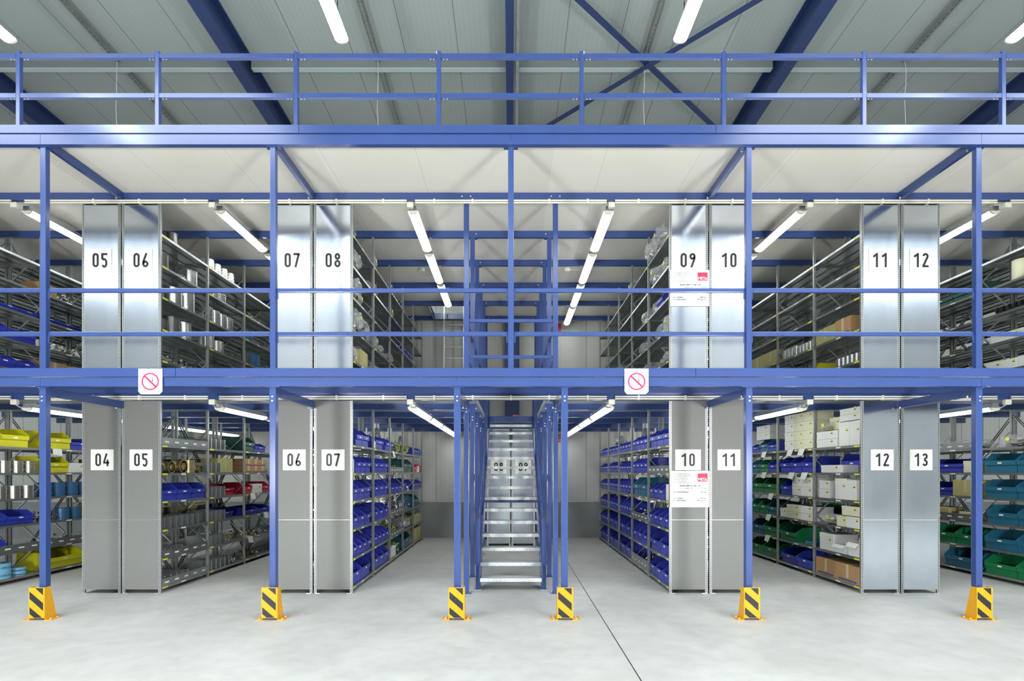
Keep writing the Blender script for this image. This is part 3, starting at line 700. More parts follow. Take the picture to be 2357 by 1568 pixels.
# ------------------------------------------------------------------ column guards
def guard(x, label):
    o = thing('column_guard', label, 'column guard', (x, YFR - .075, 0), 0, 'yellow column guards')
    w, H = .095, .39
    mb = MB().box(-w, w, 0, .006, .025, H)
    def P(u, v): return (-w + .19 * u, -.0012, .025 + .365 * (1 - v))
    for q in (((.40, .02), (.90, .02), (.90, .25)), ((.055, .13), (.90, .51), (.90, .76), (.055, .37)), ((.055, .64), (.84, 1.0), (.34, 1.0), (.055, .86))):
        pts = [P(u, min(v, .985)) for u, v in q]; mb.prism(pts, (0, .0013, 0), 1)
    mb.build('front_plate', [M['yellow'], M['black']], o)
    for sx in (-1, 1):
        a, b = sorted((sx * w, sx * (w - .006)))
        MB().prism([(a, .004, 0), (a, .18, 0), (a, .085, H), (a, .004, H)], (b - a, 0, 0)).build('side_plate', M['yellow'], o)
        f0, f1 = sorted((sx * (w - .002), sx * (w + .075)))
        ft = MB().box(f0, f1, .0, .18, 0, .008).build('foot', M['yellow'], o)
        for yy in (.04, .14): MB().cyl((sx * (w + .04), yy, .008), (sx * (w + .04), yy, .02), .013, 8).build('bolt', M['bolt'], ft)
for k, x in enumerate((-XO, -XI, -XS, XS, XI, XO)):
    guard(x + (0 if abs(x) < 1 else (-.005 if x < 0 else .0)), ['yellow and black column guard at the far left column', 'yellow and black column guard, second from left', 'yellow and black column guard left of the stairs',
              'yellow and black column guard right of the stairs', 'yellow and black column guard, second from right', 'yellow and black column guard at the far right column'][k])
# ------------------------------------------------------------------ stock: prototypes, local front at y=0, depth to +y, width along x, base z=0
PC = {}
def proto_get(key, maker):
    if key not in PC: PC[key] = maker()
    return PC[key]
def p_bin(c, w, hh, d, tagc='white'):
    m = M['bin_' + c]; t = .006; mb = MB(); hw = w / 2
    side = [(.02 * d + .012, 0), (d, 0), (d, hh), (.27 * d, hh), (.0, .62 * hh), (.0, .42 * hh), (.012 + .02 * d, .36 * hh)]
    for sx in (-1, 1):
        a = sx * hw - (t if sx > 0 else 0); mb.prism([(a, y, z) for y, z in side], (t, 0, 0))
        e = sx * hw; b0, b1 = sorted((e, e + sx * .007))
        mb.prism([(b0, .27 * d, hh - .012), (b0, d, hh - .012), (b0, d, hh), (b0, .27 * d, hh)], (b1 - b0, 0, 0))
        mb.prism([(b0, .0, .62 * hh), (b0, .27 * d, hh), (b0, .27 * d, hh - .014), (b0, .0, .62 * hh - .014)], (b1 - b0, 0, 0))
    a = hw - t
    mb.box(-a, a, d - t, d, 0, hh).box(-a, a, .02 * d + .012, d - t, 0, t)
    mb.box(-a, a, 0, t, .40 * hh, .62 * hh).box(-a, a, .012 + .02 * d, .012 + .02 * d + t, 0, .37 * hh)
    mb.prism([(-a, 0, .40 * hh), (-a, .012 + .02 * d, .34 * hh), (-a, .02 * d + .018, .37 * hh), (-a, t, .42 * hh)], (2 * a, 0, 0))
    mb.box(-a * .9, a * .9, -.004, 0, .585 * hh, .62 * hh)
    parts = [('bin_body', mb.mesh('bin_body', [m]))]
    lw = min(.075, w * .5)
    parts.append(('label_card', MB().box(-lw / 2, lw / 2, -.003, -.0005, .455 * hh, .53 * hh).mesh('label_card', [M['white']])))
    return parts
def p_box(c, w, hh, d, sticker=True):
    m = M[c]; me = bevel(MB().box(-w / 2, w / 2, 0, d, 0, hh).mesh('carton', [m]), .004, 1)
    parts = [('carton', me)]
    if c in ('carton', 'kraft'):
        parts.append(('tape', MB().box(-.03, .03, -.0012, 0, hh * .25, hh + .001).box(-.03, .03, -.001, d, hh, hh + .0012).mesh('tape', [M['tape']])))
        if c == 'carton': parts.append(('printed_band', MB().box(-w * .4, w * .4, -.0014, -.0002, hh * .08, hh * .17).mesh('printed_band', [mat('print_blue', (.05, .07, .25), .6) if 'print_blue' not in M else M['print_blue']])))
    else:
        parts.append(('lid', MB().box(-w / 2 - .002, w / 2 + .002, -.002, d, hh * .72, hh + .002).mesh('lid', [m])))
        if sticker: parts.append(('sticker', MB().box(w * .2, w * .2 + .045, -.0032, -.002, hh * .62, hh * .62 + .045, 0).box(w * .2, w * .2 + .045, -.0036, -.0032, hh * .62, hh * .62 + .014, 1).mesh('sticker', [M['tagy'], M['black']])))
    return parts
def p_openbox(c, w, hh, d):
    m = M[c]; t = .005; mb = MB().box(-w / 2, w / 2, 0, d, 0, t)
    mb.box(-w / 2, w / 2, 0, t, 0, hh * .8).box(-w / 2, w / 2, d - t, d, 0, hh * .8).box(-w / 2, -w / 2 + t, t, d - t, 0, hh * .8).box(w / 2 - t, w / 2, t, d - t, 0, hh * .8)
    f = MB().prism([(-w / 2, 0, hh * .8), (w / 2, 0, hh * .8), (w / 2 * .95, -.05, hh * .55), (-w / 2 * .95, -.05, hh * .55)], (0, -.003, 0))
    f2 = MB().prism([(-w / 2, d, hh * .8), (w / 2, d, hh * .8), (w / 2, d + .0, hh * 1.15), (-w / 2, d + .0, hh * 1.15)], (0, .003, 0))
    f3 = MB().prism([(w / 2, 0, hh * .8), (w / 2, d, hh * .8), (w / 2 - .03, d * .95, hh * 1.1), (w / 2 - .03, d * .05, hh * 1.1)], (.003, 0, 0))
    return [('carton', mb.mesh('carton', [m])), ('flap', f.mesh('flap', [m])), ('flap', f2.mesh('flap', [m])), ('flap', f3.mesh('flap', [m]))]
def p_drum(c, r, hh):
    mb = MB().cyl((0, r, 0), (0, r, hh), r, 28); P = [('drum', mb.mesh('drum', [M[c]]))]
    for z in (.0, hh - .012): P.append(('rim', MB().cyl((0, r, z), (0, r, z + .012), r + .005, 28).mesh('rim', [M[c]])))
    return P
def p_clamp(c, r, hh):
    mb = MB().tube((0, r, 0), (0, r, hh), r, r - .006, 24)
    for z in (hh * .2, hh * .5, hh * .8): mb.tube((0, r, z - .008), (0, r, z + .008), r + .006, r - .004, 24)
    mb.box(r - .01, r + .035, r - .02, r - .014, .01, hh - .01).box(r - .01, r + .035, r + .01, r + .016, .01, hh - .01)
    P = [('band', mb.mesh('band', [M[c]]))]
    for z in (hh * .25, hh * .75): P.append(('bolt', MB().cyl((r + .02, r - .05, z), (r + .02, r + .045, z), .008, 8).mesh('bolt', [M['brass']])))
    return P
def p_pipe(c, r, L): return [('pipe', MB().tube((0, 0, r), (0, L, r), r, r - .006, 18).mesh('pipe', [M[c]]))]
def p_elbow(c, r, L):
    mb = MB().tube((-L / 2, r + .06, r), (L / 2, r + .06, r), r, r * .8, 20).tube((0, 0, r), (0, r + .06, r), r * .9, r * .7, 20)
    for x in (-L / 2, L / 2 - .02): mb.tube((x, r + .06, r), (x + .02, r + .06, r), r * 1.12, r * .8, 20)
    mb.tube((0, -.0, r), (0, .02, r), r * 1.05, r * .7, 20)
    return [('pipe_tee', mb.mesh('pipe_tee', [M[c]]))]
def p_div(c, hh, d): return [('divider', MB().box(-.0015, .0015, 0, d, 0, hh).box(-.0015, .03, 0, .0015, 0, hh).box(-.0015, .03, 0, d, 0, .0015).mesh('divider', [M['galv']]))]
def p_tray(c, w, hh):
    mb = MB().box(-w / 2, w / 2, 0, .003, 0, hh).box(-w / 2, w / 2, -.008, 0, hh - .012, hh).box(-w / 2, w / 2, -.008, 0, 0, .008)
    P = [('front_board', mb.mesh('front_board', [M['shelf']]))]
    n = max(2, int(w / .24))
    for i in range(n):
        x = -w / 2 + w * (i + .5) / n; P.append(('label_card', MB().box(x - .05, x + .05, -.0015, 0, hh * .35, hh * .35 + .022).mesh('label_card', [M['white']])))
    return P
def p_roll(c, r, hh):
    P = [('roll', MB().tube((0, r, 0), (0, r, hh), r, r * .4, 28).mesh('roll', [M[c]]))]
    if hh > .1:
        me = text_mesh('TRINKWASSERLEITUNG TRINKWASSERLEITUNG', .038, [M['black']])
        for z in (hh * .30, hh * .8):
            m2 = me.copy()
            for v in m2.vertices:
                a = -math.pi / 2 - 1.6 + v.co.x / r; zz = v.co.y; v.co = (math.cos(a) * (r + .0012), r + math.sin(a) * (r + .0012), z + zz - .03)
            P.append(('text', m2))
    return P
def p_coil(c, r, n, rr):
    mb = MB()
    for i in range(n): 
        z = rr + i * rr * 1.75; N = 22
        for k in range(N):
            a, b = 2 * math.pi * k / N, 2 * math.pi * (k + 1) / N
            mb.cyl((math.cos(a) * r, r + rr + math.sin(a) * r, z), (math.cos(b) * r, r + rr + math.sin(b) * r, z), rr, 8, caps=False)
    return [('coil', mb.mesh('coil', [M[c]]))]
def lumpy(w, d, hh, seed, sub=3, amp=.25):
    rnd = random.Random(seed); bm = bmesh.new(); bmesh.ops.create_icosphere(bm, subdivisions=sub, radius=1)
    ph = [(rnd.uniform(2, 7), rnd.uniform(0, 6), Vector((rnd.uniform(-1, 1), rnd.uniform(-1, 1), rnd.uniform(-1, 1))).normalized()) for _ in range(9)]
    for v in bm.verts:
        q = v.co.copy(); k = 1 + amp * sum(abs(math.sin(f * q.dot(a) + p)) - .5 for f, p, a in ph) / 3 + rnd.uniform(-.05, .05)
        q *= k; v.co = (max(-w / 2, min(w / 2, q.x * w * .47)), d / 2 + max(-d / 2, min(d / 2, q.y * d * .47)), max(0, min(hh, hh / 2 + q.z * hh * .47)))
    me = bpy.data.meshes.new('lump'); bm.to_mesh(me); bm.free(); return me
def p_bag(c, w, hh, d, seed=1):
    me = lumpy(w, d, hh, seed, 4, .35); me.materials.append(M['film']); P = [('film', me)]
    me2 = lumpy(w * .7, d * .7, hh * .6, seed + 50, 3, .5); me2.transform(Matrix.Translation((0, d * .12, .0))); me2.materials.append(M[c]); P.append(('contents', me2))
    if seed % 3 == 0: P.append(('yellow_sticker', MB().box(-.03, .03, -.004, .0, hh * .5, hh * .5 + .05).mesh('yellow_sticker', [M['tagy']])))
    return P
def p_hose(c, w, hh, d, seed=2):
    rnd = random.Random(seed); mb = MB()
    for i in range(9):
        cx, cz = rnd.uniform(-w / 4, w / 4), hh * .35 + rnd.uniform(-.1, .2) * hh; pts = []; a0 = rnd.uniform(0, 6); rx, rz = w * rnd.uniform(.2, .32), hh * rnd.uniform(.2, .3)
        yb = rnd.uniform(.02, d * .8)
        for k in range(15): a = a0 + k * .5; pts.append((cx + rx * math.cos(a), yb + .03 * math.sin(k), max(.015, cz + rz * math.sin(a))))
        mb.path(pts, .016, 7)
    return [('hose', mb.mesh('hose', [M[c]]))]
def p_clutter(c, w, hh, d, seed=3):
    """small fittings, each a mesh part of the heap"""
    rnd = random.Random(seed); P = []
    mb = MB()
    for i in range(34):
        x, y, z = rnd.uniform(-w / 2 + .03, w / 2 - .03), rnd.uniform(.02, d - .03), rnd.uniform(.012, hh * .8)
        dr = Vector((rnd.uniform(-1, 1), rnd.uniform(-1, 1), rnd.uniform(-.6, .6))).normalized() * rnd.uniform(.02, .05); rr = rnd.uniform(.009, .022)
        mb.cyl((x, y, z), Vector((x, y, z)) + dr, rr, 8)
    return [('fittings', mb.mesh('fittings', [M[c]]))]
def p_can(c, r, hh):
    return [('can', MB().cyl((0, r, 0), (0, r, hh), r, 20).mesh('can', [M[c]])), ('can_rim', MB().tube((0, r, hh), (0, r, hh + .008), r + .002, r - .008, 20).mesh('can_rim', [M[c]]))]
def p_paper(c, w, L):
    mb = MB().prism([(-w / 2, .10, .0015), (w / 2, .12, .0015), (w / 2, -.010, .0015), (-w / 2, -.010, .0015)], (0, 0, .0008))
    mb.prism([(-w / 2, -.010, .0022), (w / 2, -.010, .0022), (w / 2 - .03, -.045, -L), (-w / 2 - .02, -.035, -L * .85)], (0, -.0008, 0))
    return [('sheet', mb.mesh('sheet', [M['whitebox']]))]
MAKE = {'bin': p_bin, 'box': p_box, 'open': p_openbox, 'drum': p_drum, 'clamp': p_clamp, 'pipe': p_pipe, 'tee': p_elbow, 'div': p_div, 'tray': p_tray, 'roll': p_roll,
        'coil': p_coil, 'bag': p_bag, 'hose': p_hose, 'clut': p_clutter, 'can': p_can, 'paper': p_paper}
NAMES = {'bin': 'storage_bin', 'box': 'carton_box', 'open': 'open_carton', 'drum': 'metal_drum', 'clamp': 'pipe_clamp', 'pipe': 'pipe_length', 'tee': 'pipe_fitting', 'div': 'shelf_divider',
         'tray': 'shelf_front_board', 'roll': 'tape_roll', 'coil': 'pipe_coil', 'bag': 'plastic_bag', 'hose': 'hose_bundle', 'clut': 'fittings_heap', 'can': 'metal_can', 'paper': 'paper_sheet'}
CATS = {'bin': 'storage bin', 'box': 'box', 'open': 'open box', 'drum': 'drum', 'clamp': 'pipe clamp', 'pipe': 'pipe', 'tee': 'pipe fitting', 'div': 'divider', 'tray': 'shelf board',
        'roll': 'tape roll', 'coil': 'coil', 'bag': 'plastic bag', 'hose': 'hose', 'clut': 'fittings', 'can': 'can', 'paper': 'paper'}
LOOK = {'whitebox': 'white', 'creambox': 'cream', 'kraft': 'olive brown', 'carton': 'brown', 'steel': 'steel', 'darksteel': 'dark steel', 'brass': 'brassy', 'clampblue': 'blue', 'tapeblue': 'light blue', 'hose': 'green',
        'coil': 'pale', 'cream': 'cream'}
WIDTH = {'bin': lambda a: a[1] + .016, 'box': lambda a: a[1] + .006, 'open': lambda a: a[1] + .02, 'drum': lambda a: 2 * a[1] + .015, 'clamp': lambda a: 2 * a[1] + .05, 'pipe': lambda a: 2 * a[1] + .01, 'tee': lambda a: a[2] + .03,
         'div': lambda a: .15, 'tray': lambda a: a[1], 'roll': lambda a: 2 * a[1] + .02, 'coil': lambda a: 2 * (a[1] + a[3]) + .02, 'bag': lambda a: a[1], 'hose': lambda a: a[1], 'clut': lambda a: a[1], 'can': lambda a: 2 * a[1] + .012, 'paper': lambda a: a[1] + .03}
HEIGHT = {'box': lambda a: a[2] + .004, 'bin': lambda a: a[2], 'clamp': lambda a: a[2], 'roll': lambda a: a[2], 'drum': lambda a: a[2]}
SHELFN = ['bottom shelf', 'second shelf up', 'third shelf up', 'fourth shelf up', 'fifth shelf up', 'top shelf']
BAYN = ['front bay', 'second bay', 'third bay', 'fourth bay', 'rear bay']
NOUN = {'bin': 'bin', 'box': 'box', 'open': 'open box', 'drum': 'drum', 'clamp': 'pipe clamp', 'pipe': 'pipe', 'tee': 'pipe fitting', 'div': 'divider sheet', 'tray': 'shelf front board', 'roll': 'tape roll', 'coil': 'coil',
        'bag': 'clear plastic bag', 'hose': 'hose bundle', 'clut': 'fittings heap', 'can': 'can', 'paper': 'white paper sheet'}
NT_ = [0]
def stock(floor, c, f, spec):
    """spec {(bay, shelf): [items]}; item = (kind, args..., {options})"""
    z0, lv, nm = (0, LV_LO, names_lo[(c, f)]) if floor == 'lo' else (2.985, LV_UP, names_up[(c, f)])
    xf = c + f * (HP + HW); fl = 'lower' if floor == 'lo' else 'upper'
    rk = f'{fl} rack {WORD[nm]}' if nm.isdigit() else f'{fl} {nm} rack'
    rk = rk.replace('unnumbered ', '')
    if floor == 'up':
        new = {}
        for (b, k) in sorted(spec, key=lambda q: -q[1]):
            k2 = k + 1 if k < 5 and (b, k + 1) not in new and not (nm == 'unnumbered far right' and (b, k) == (0, 4)) and not (nm == '09' and k > 3) else k
            new[(b, k2)] = spec[(b, k)]
        spec = new
    for (b, k), items in spec.items():
        t = .03; placed = []
        for it in items:
            if isinstance(it, (int, float)): t += it; continue
            kind, args = it[0], tuple(a for a in it[1:] if not isinstance(a, dict)); opt = next((a for a in it[1:] if isinstance(a, dict)), {})
            n = opt.get('n', 1)
            for i in range(n):
                a = args + ((opt['seed'] + i % 3,) if 'seed' in opt else ())
                if floor == 'up' and k < 2 and kind in ('bin', 'box', 'bag'): a = a[:2] + (min(a[2], .255 if k == 0 else .40),) + a[3:]
                wd = WIDTH[kind](args); hcur = opt.get('z', 0)
                tt = opt['t'] if 't' in opt else t
                for sidx in range(opt.get('stack', 1)):
                    placed.append((kind, a, tt + wd / 2, opt.get('in', .012), hcur, opt.get('rot', 0), sidx, opt.get('stack', 1)))
                    if kind in HEIGHT: hcur += HEIGHT[kind](a)
                if 't' not in opt: t += wd
        cnt = {}
        for p in placed: cnt.setdefault((p[0], p[1][0] if p[0] not in ('bag', 'clut') else ''), []).append(p)
        for key, ps in cnt.items():
            cols = sorted({round(p[2], 4) for p in ps})
            for q in ps:
                kind, a, tt, ins, hz, rot, sidx, sn = q
                mates = sorted((r for r in ps if round(r[2], 4) == round(tt, 4)), key=lambda r: (r[4], r[3]))
                parts = proto_get((kind,) + a, lambda: MAKE[kind](*a))
                ang = math.pi / 2 if f > 0 else -math.pi / 2
                loc = (xf - f * ins, Y0 + b * DY + tt, z0 + lv[k] + .0006 + hz)
                if kind != 'div' and len(parts) == 1:
                    o = put(NAMES[kind], parts[0][1], None, loc, ang + rot)
                else:
                    o = thing(NAMES[kind], None, CATS[kind], loc, ang + rot)
                    for pn, me in parts: put(pn, me, o)
                o['category'] = CATS[kind]
                col = LOOK.get(a[0], a[0]) if isinstance(a[0], str) else ''
                if kind in ('div', 'tray', 'paper', 'bag'): col = 'grey' if kind in ('div', 'tray') else ''
                ci = cols.index(round(tt, 4)); pos = ''
                nc = len(cols)
                if nc > 1:
                    pos = ', nearest' if ci == 0 else ', farthest' if ci == nc - 1 else f', {ORD[ci]} back' if ci < 10 else f', place {ci}'
                if len(mates) > 1:
                    r_ = mates.index(q); m_ = len(mates)
                    pos += ', ' + ('lower' if r_ == 0 else 'upper') if m_ == 2 else ', ' + (['lowest', 'second lowest', 'third lowest', 'topmost'][r_] if m_ == 4 else ['lowest', 'middle', 'topmost'][r_] if m_ == 3 else ORD[r_] + ' from below')
                look = (col + ' ' + NOUN[kind]).strip()
                o['label'] = f'{look}, {SHELFN[k]}, {BAYN[b]}, {rk}{pos}'
                o['group'] = f'{look} stock in {rk}'
                NT_[0] += 1
def B(c, w, h_=.20, d=.42, n=1, **k): return ('bin', c, w, h_, d, {'n': n, **k})
def X(c, w, h_, d, n=1, stack=1, **k): return ('box', c, w, h_, d, {'n': n, 'stack': stack, **k})
def DV(n, h_=.17): return ('div', 'd', h_, .42, {'n': n})
TR = ('tray', 'g', 1.24, .11, {'t': .03, 'in': .0})
TRT = ('tray', 'g', 1.24, .17, {'t': .03, 'in': .0})
def BAG(w, h_, d, seed, n=1, c='darksteel', **k): return ('bag', c, w, h_, d, {'n': n, 'seed': seed, **k})
def CL(c, w, h_, seed, **k): return ('clut', c, w, h_, .35, seed, k)
# ground floor ------------------------------------------------------
stock('lo', -CI, 1, {   # 07
 (0, 5): [.25, B('blue', .36, .27, .45, 2)], (0, 4): [('can', 'cream', .08, .19, {}), .05, B('blue', .29, .26, .45, 3)], (0, 3): [B('blue', .36, .28, .45, 3)],
 (0, 2): [B('blue', .36, .26, .45, 3)], (0, 1): [B('blue', .27, .24, .42, 4)], (0, 0): [B('blue', .52, .30, .48, 2)],
 (1, 5): [.1, ('can', 'steel', .03, .12, {}), B('blue', .55, .24, .45), .2, B('blue', .3, .24, .4)], (1, 4): [B('blue', .37, .26, .45, 3)], (1, 3): [B('blue', .37, .28, .45, 3)],
 (1, 2): [B('blue', .37, .26, .45, 3)], (1, 1): [B('blue', .28, .24, .42, 4)], (1, 0): [B('blue', .38, .30, .48, 3)],
 (2, 5): [B('blue', .34, .24, .45), ('hose', 'hose', .7, .26, .4, 4, {})], (2, 4): [TR, CL('steel', 1.1, .16, 5, **{'in': .05})], (2, 3): [B('blue', .4, .2, .42), B('blue', .36, .2, .42, 2)],
 (2, 2): [TR, CL('darksteel', 1.1, .26, 6, **{'in': .05})], (2, 1): [TR, ('hose', 'hose', .6, .26, .35, 7, {'in': .06, 't': .5})], (2, 0): [X('whitebox', .5, .2, .4), ('hose', 'hose', .6, .3, .4, 8, {})],
 (3, 5): [('hose', 'hose', 1.0, .36, .42, 9, {})], (3, 4): [B('darkgreen', .55, .3, .45, 2)], (3, 3): [B('blue', .6, .28, .42, 1, **{'in': .05}), CL('steel', .5, .1, 11)],
 (3, 2): [CL('steel', 1.1, .26, 12)], (3, 1): [BAG(.5, .25, .4, 3, 2, 'steel')], (3, 0): [B('teal', .9, .32, .46)],
 (4, 5): [B('blue', .28, .2, .4, 4)], (4, 4): [B('red', .5, .2, .4), X('whitebox', .3, .15, .3), B('red', .35, .2, .4)], (4, 3): [B('blue', .28, .22, .4, 4)],
 (4, 2): [B('teal', .7, .28, .42)], (4, 1): [X('kraft', .38, .2, .4, 3)], (4, 0): [X('kraft', .56, .3, .4, 2)]})
stock('lo', CI, -1, {   # 10
 (0, 5): [B('blue', .38, .28, .45, 3)], (0, 4): [TR, CL('darksteel', 1.1, .14, 20, **{'in': .05})], (0, 3): [.05, ('roll', 'cream', .12, .06, {'stack': 4}), .02, B('blue', .28, .24, .42, 3)],
 (0, 2): [B('blue', .3, .24, .42, 4)], (0, 1): [B('blue', .56, .28, .45, 2)], (0, 0): [B('blue', .38, .26, .45, 3)],
 (1, 5): [B('blue', .29, .26, .42, 4)], (1, 4): [B('blue', .29, .26, .42, 4)], (1, 3): [B('teal', .57, .32, .46, 2)], (1, 2): [TR, CL('steel', 1.1, .2, 21, **{'in': .05})],
 (1, 1): [B('blue', .38, .28, .45, 3)], (1, 0): [TRT, CL('steel', 1.1, .25, 22, **{'in': .05})],
 (2, 5): [B('blue', .29, .22, .42, 4)], (2, 4): [B('blue', .23, .2, .4, 5)], (2, 3): [B('blue', .29, .26, .42, 4)], (2, 2): [B('blue', .23, .24, .42, 5)], (2, 1): [B('blue', .55, .3, .46, 2)], (2, 0): [B('blue', .55, .3, .46, 2)],
 (3, 5): [B('blue', .38, .2, .42, 3), BAG(.4, .18, .3, 5, 1, 'steel', z=.21, t=.4)], (3, 4): [B('blue', .29, .24, .42, 4)], (3, 3): [B('blue', .29, .26, .42, 4)], (3, 2): [B('blue', .29, .26, .42, 4)], (3, 1): [B('blue', .56, .3, .46, 2)], (3, 0): [B('blue', .56, .3, .46, 2)],
 (4, 5): [B('blue', .225, .2, .42, 5)], (4, 4): [B('blue', .225, .22, .42, 5)], (4, 3): [B('blue', .225, .24, .42, 5)], (4, 2): [B('blue', .225, .26, .42, 5)], (4, 1): [B('blue', .29, .28, .42, 4)], (4, 0): [B('blue', .38, .28, .42, 3)]})
stock('lo', -CO_, 1, {   # 05
 (0, 5): [TR], (0, 4): [.12, ('tee', 'brass', .085, .26, {}), ('tee', 'brass', .10, .30, {}), ('drum', 'brass', .10, .20, {}), ('tee', 'brass', .06, .2, {})],
 (0, 3): [B('blue', .385, .25, .40, 3)], (0, 2): [DV(7)], (0, 1): [TR, DV(4, .14)], (0, 0): [TR, DV(5, .14)],
 (1, 5): [DV(4), CL('darksteel', .3, .1, 30)], (1, 4): [DV(3), .1, X('kraft', .55, .26, .3, 1, **{'in': .15})], (1, 3): [DV(4), B('red', .5, .2, .4, 1, **{'in': .12})], (1, 2): [DV(4), B('blue', .45, .18, .4, 1, **{'in': .12})],
 (1, 1): [DV(4), CL('brass', .5, .16, 31)], (1, 0): [DV(5), CL('steel', .3, .08, 32)],
 (2, 5): [B('darkgreen', .4, .28, .45), B('blue', .5, .18, .42)], (2, 4): [X('carton', .3, .13, .35, 3, 2)], (2, 3): [B('red', .3, .22, .42), X('whitebox', .42, .18, .3), B('red', .35, .22, .42)],
 (2, 2): [B('blue', .55, .16, .42, 2)], (2, 1): [CL('brass', .6, .16, 33), CL('steel', .5, .1, 34)], (2, 0): [CL('brass', .9, .12, 35)],
 (2, 3.0): []} if False else {
 (0, 5): [TR], (0, 4): [.12, ('tee', 'brass', .085, .26, {}), ('tee', 'brass', .10, .30, {}), ('drum', 'brass', .10, .20, {}), ('tee', 'brass', .06, .2, {})],
 (0, 3): [B('blue', .385, .25, .40, 3)], (0, 2): [DV(7)], (0, 1): [TR, DV(4, .14)], (0, 0): [TR, DV(5, .14)],
 (1, 5): [DV(4), CL('darksteel', .3, .1, 30)], (1, 4): [DV(3), .1, X('kraft', .55, .26, .3, 1, **{'in': .15})], (1, 3): [DV(4), B('red', .5, .2, .4, 1, **{'in': .12})], (1, 2): [DV(4), B('blue', .45, .18, .4, 1, **{'in': .12})],
 (1, 1): [DV(4), CL('brass', .5, .16, 31)], (1, 0): [DV(5), CL('steel', .3, .08, 32)],
 (2, 5): [B('darkgreen', .4, .28, .45), B('blue', .5, .18, .42)], (2, 4): [X('carton', .3, .13, .35, 3, 2)], (2, 3): [B('red', .3, .22, .42), X('whitebox', .42, .18, .3), B('red', .35, .22, .42)],
 (2, 2): [B('blue', .55, .16, .42, 2)], (2, 1): [CL('brass', .6, .16, 33), CL('steel', .5, .1, 34)], (2, 0): [CL('brass', .9, .12, 35)]})
stock('lo', CO_, -1, {   # 12
 (0, 5): [X('whitebox', .27, .36, .4, 2), .03, X('whitebox', .60, .125, .35, 1, 2), X('whitebox', .52, .09, .35, 1, 2, z=.375, t=.03), X('creambox', .3, .19, .3, 1, 1, z=.28, t=.72, **{'in': .12}), BAG(.34, .14, .26, 6, 1, 'brass', z=.27, t=.86)],
 (0, 4): [.45, X('whitebox', .6, .12, .3, 1), B('blue', .55, .3, .3, 1, t=.35, **{'in': .24})],
 (0, 3): [.1, X('whitebox', .24, .30, .4, 1), X('whitebox', .3, .32, .4, 1), .15, X('whitebox', .3, .14, .35, 1, 2)],
 (0, 2): [X('whitebox', .34, .17, .4, 1), X('whitebox', .28, .17, .4, 1, sticker=True) if False else X('creambox', .26, .16, .35, 1), BAG(.5, .17, .25, 9, 1, 'brass'), X('creambox', .45, .14, .4, 1, 1, z=.182, t=.05)],
 (0, 1): [.03, ('open', 'whitebox', .26, .26, .3, {}), .04, ('open', 'whitebox', .32, .17, .3, {}), X('whitebox', .40, .27, .38)],
 (0, 0): [.04, X('carton', .58, .27, .42, 2)],
 (1, 5): [X('creambox', .31, .155, .35, 2, 4), ('hose', 'hose', .4, .22, .2, 40, {'t': .35, 'in': -.06}) if False else X('whitebox', .35, .155, .35, 1, 4)],
 (1, 4): [B('blue', .38, .28, .46, 3)], (1, 3): [.02, X('whitebox', .34, .16, .4, 2, 2), .05, B('blue', .38, .26, .42)],
 (1, 2): [X('whitebox', .4, .12, .35, 1, 2), X('creambox', .5, .12, .35, 1, 2), X('whitebox', .25, .16, .35)],
 (1, 1): [.08, ('coil', 'clampblue', .12, 2, .018, {}), .2, B('green', .6, .26, .46)], (1, 0): [B('blue', .55, .26, .46, 2)],
 (2, 5): [B('blue', .38, .2, .42), B('teal', .36, .24, .42), B('blue', .38, .18, .42), X('whitebox', .6, .14, .35, 1, 2, z=.25, t=.4, **{'in': .05})],
 (2, 4): [B('blue', .38, .24, .46), B('green', .38, .26, .46), B('teal', .38, .26, .46)], (2, 3): [B('green', .58, .3, .48, 2)],
 (2, 2): [B('teal', .38, .26, .46), B('green', .38, .28, .46, 2)], (2, 1): [B('green', .58, .3, .48), B('teal', .55, .28, .48)], (2, 0): [B('green', .58, .3, .48, 2)]})
stock('lo', -CF, 1, {   # far left
 (0, 5): [B('yellow', .5, .30, .48, 2)], (0, 4): [.3, ('clamp', 'steel', .09, .19, {'n': 4})], (0, 3): [.2, ('clamp', 'steel', .10, .20, {'n': 4}), ('pipe', 'darksteel', .05, .45, {'n': 5, 'z': .215, 't': .0}) if False else 0.0],
 (0, 2): [.1, B('blue', .5, .22, .46, 2)], (0, 1): [.1, B('blue', .5, .24, .48, 1), TR], (0, 0): [.45, ('roll', 'tapeblue', .17, .24, {}), ('roll', 'tapeblue', .11, .13, {}), ],
 (1, 5): [B('yellow', .60, .30, .48), B('blue', .5, .22, .46)], (1, 4): [B('yellow', .55, .28, .48), X('whitebox', .38, .17, .3)], (1, 3): [('clamp', 'clampblue', .12, .24, {'n': 4})],
 (1, 2): [X('creambox', .3, .2, .02) if False else CL('darksteel', .4, .2, 41), ('clamp', 'clampblue', .11, .2, {'n': 2}), CL('brass', .25, .2, 42)], (1, 1): [TR, CL('steel', 1.0, .18, 43, **{'in': .05})], (1, 0): [.05, B('yellow', .85, .30, .5)],
 (2, 4): [X('carton', .4, .25, .4, 2)], (2, 2): [X('kraft', .4, .25, .4, 2)]})
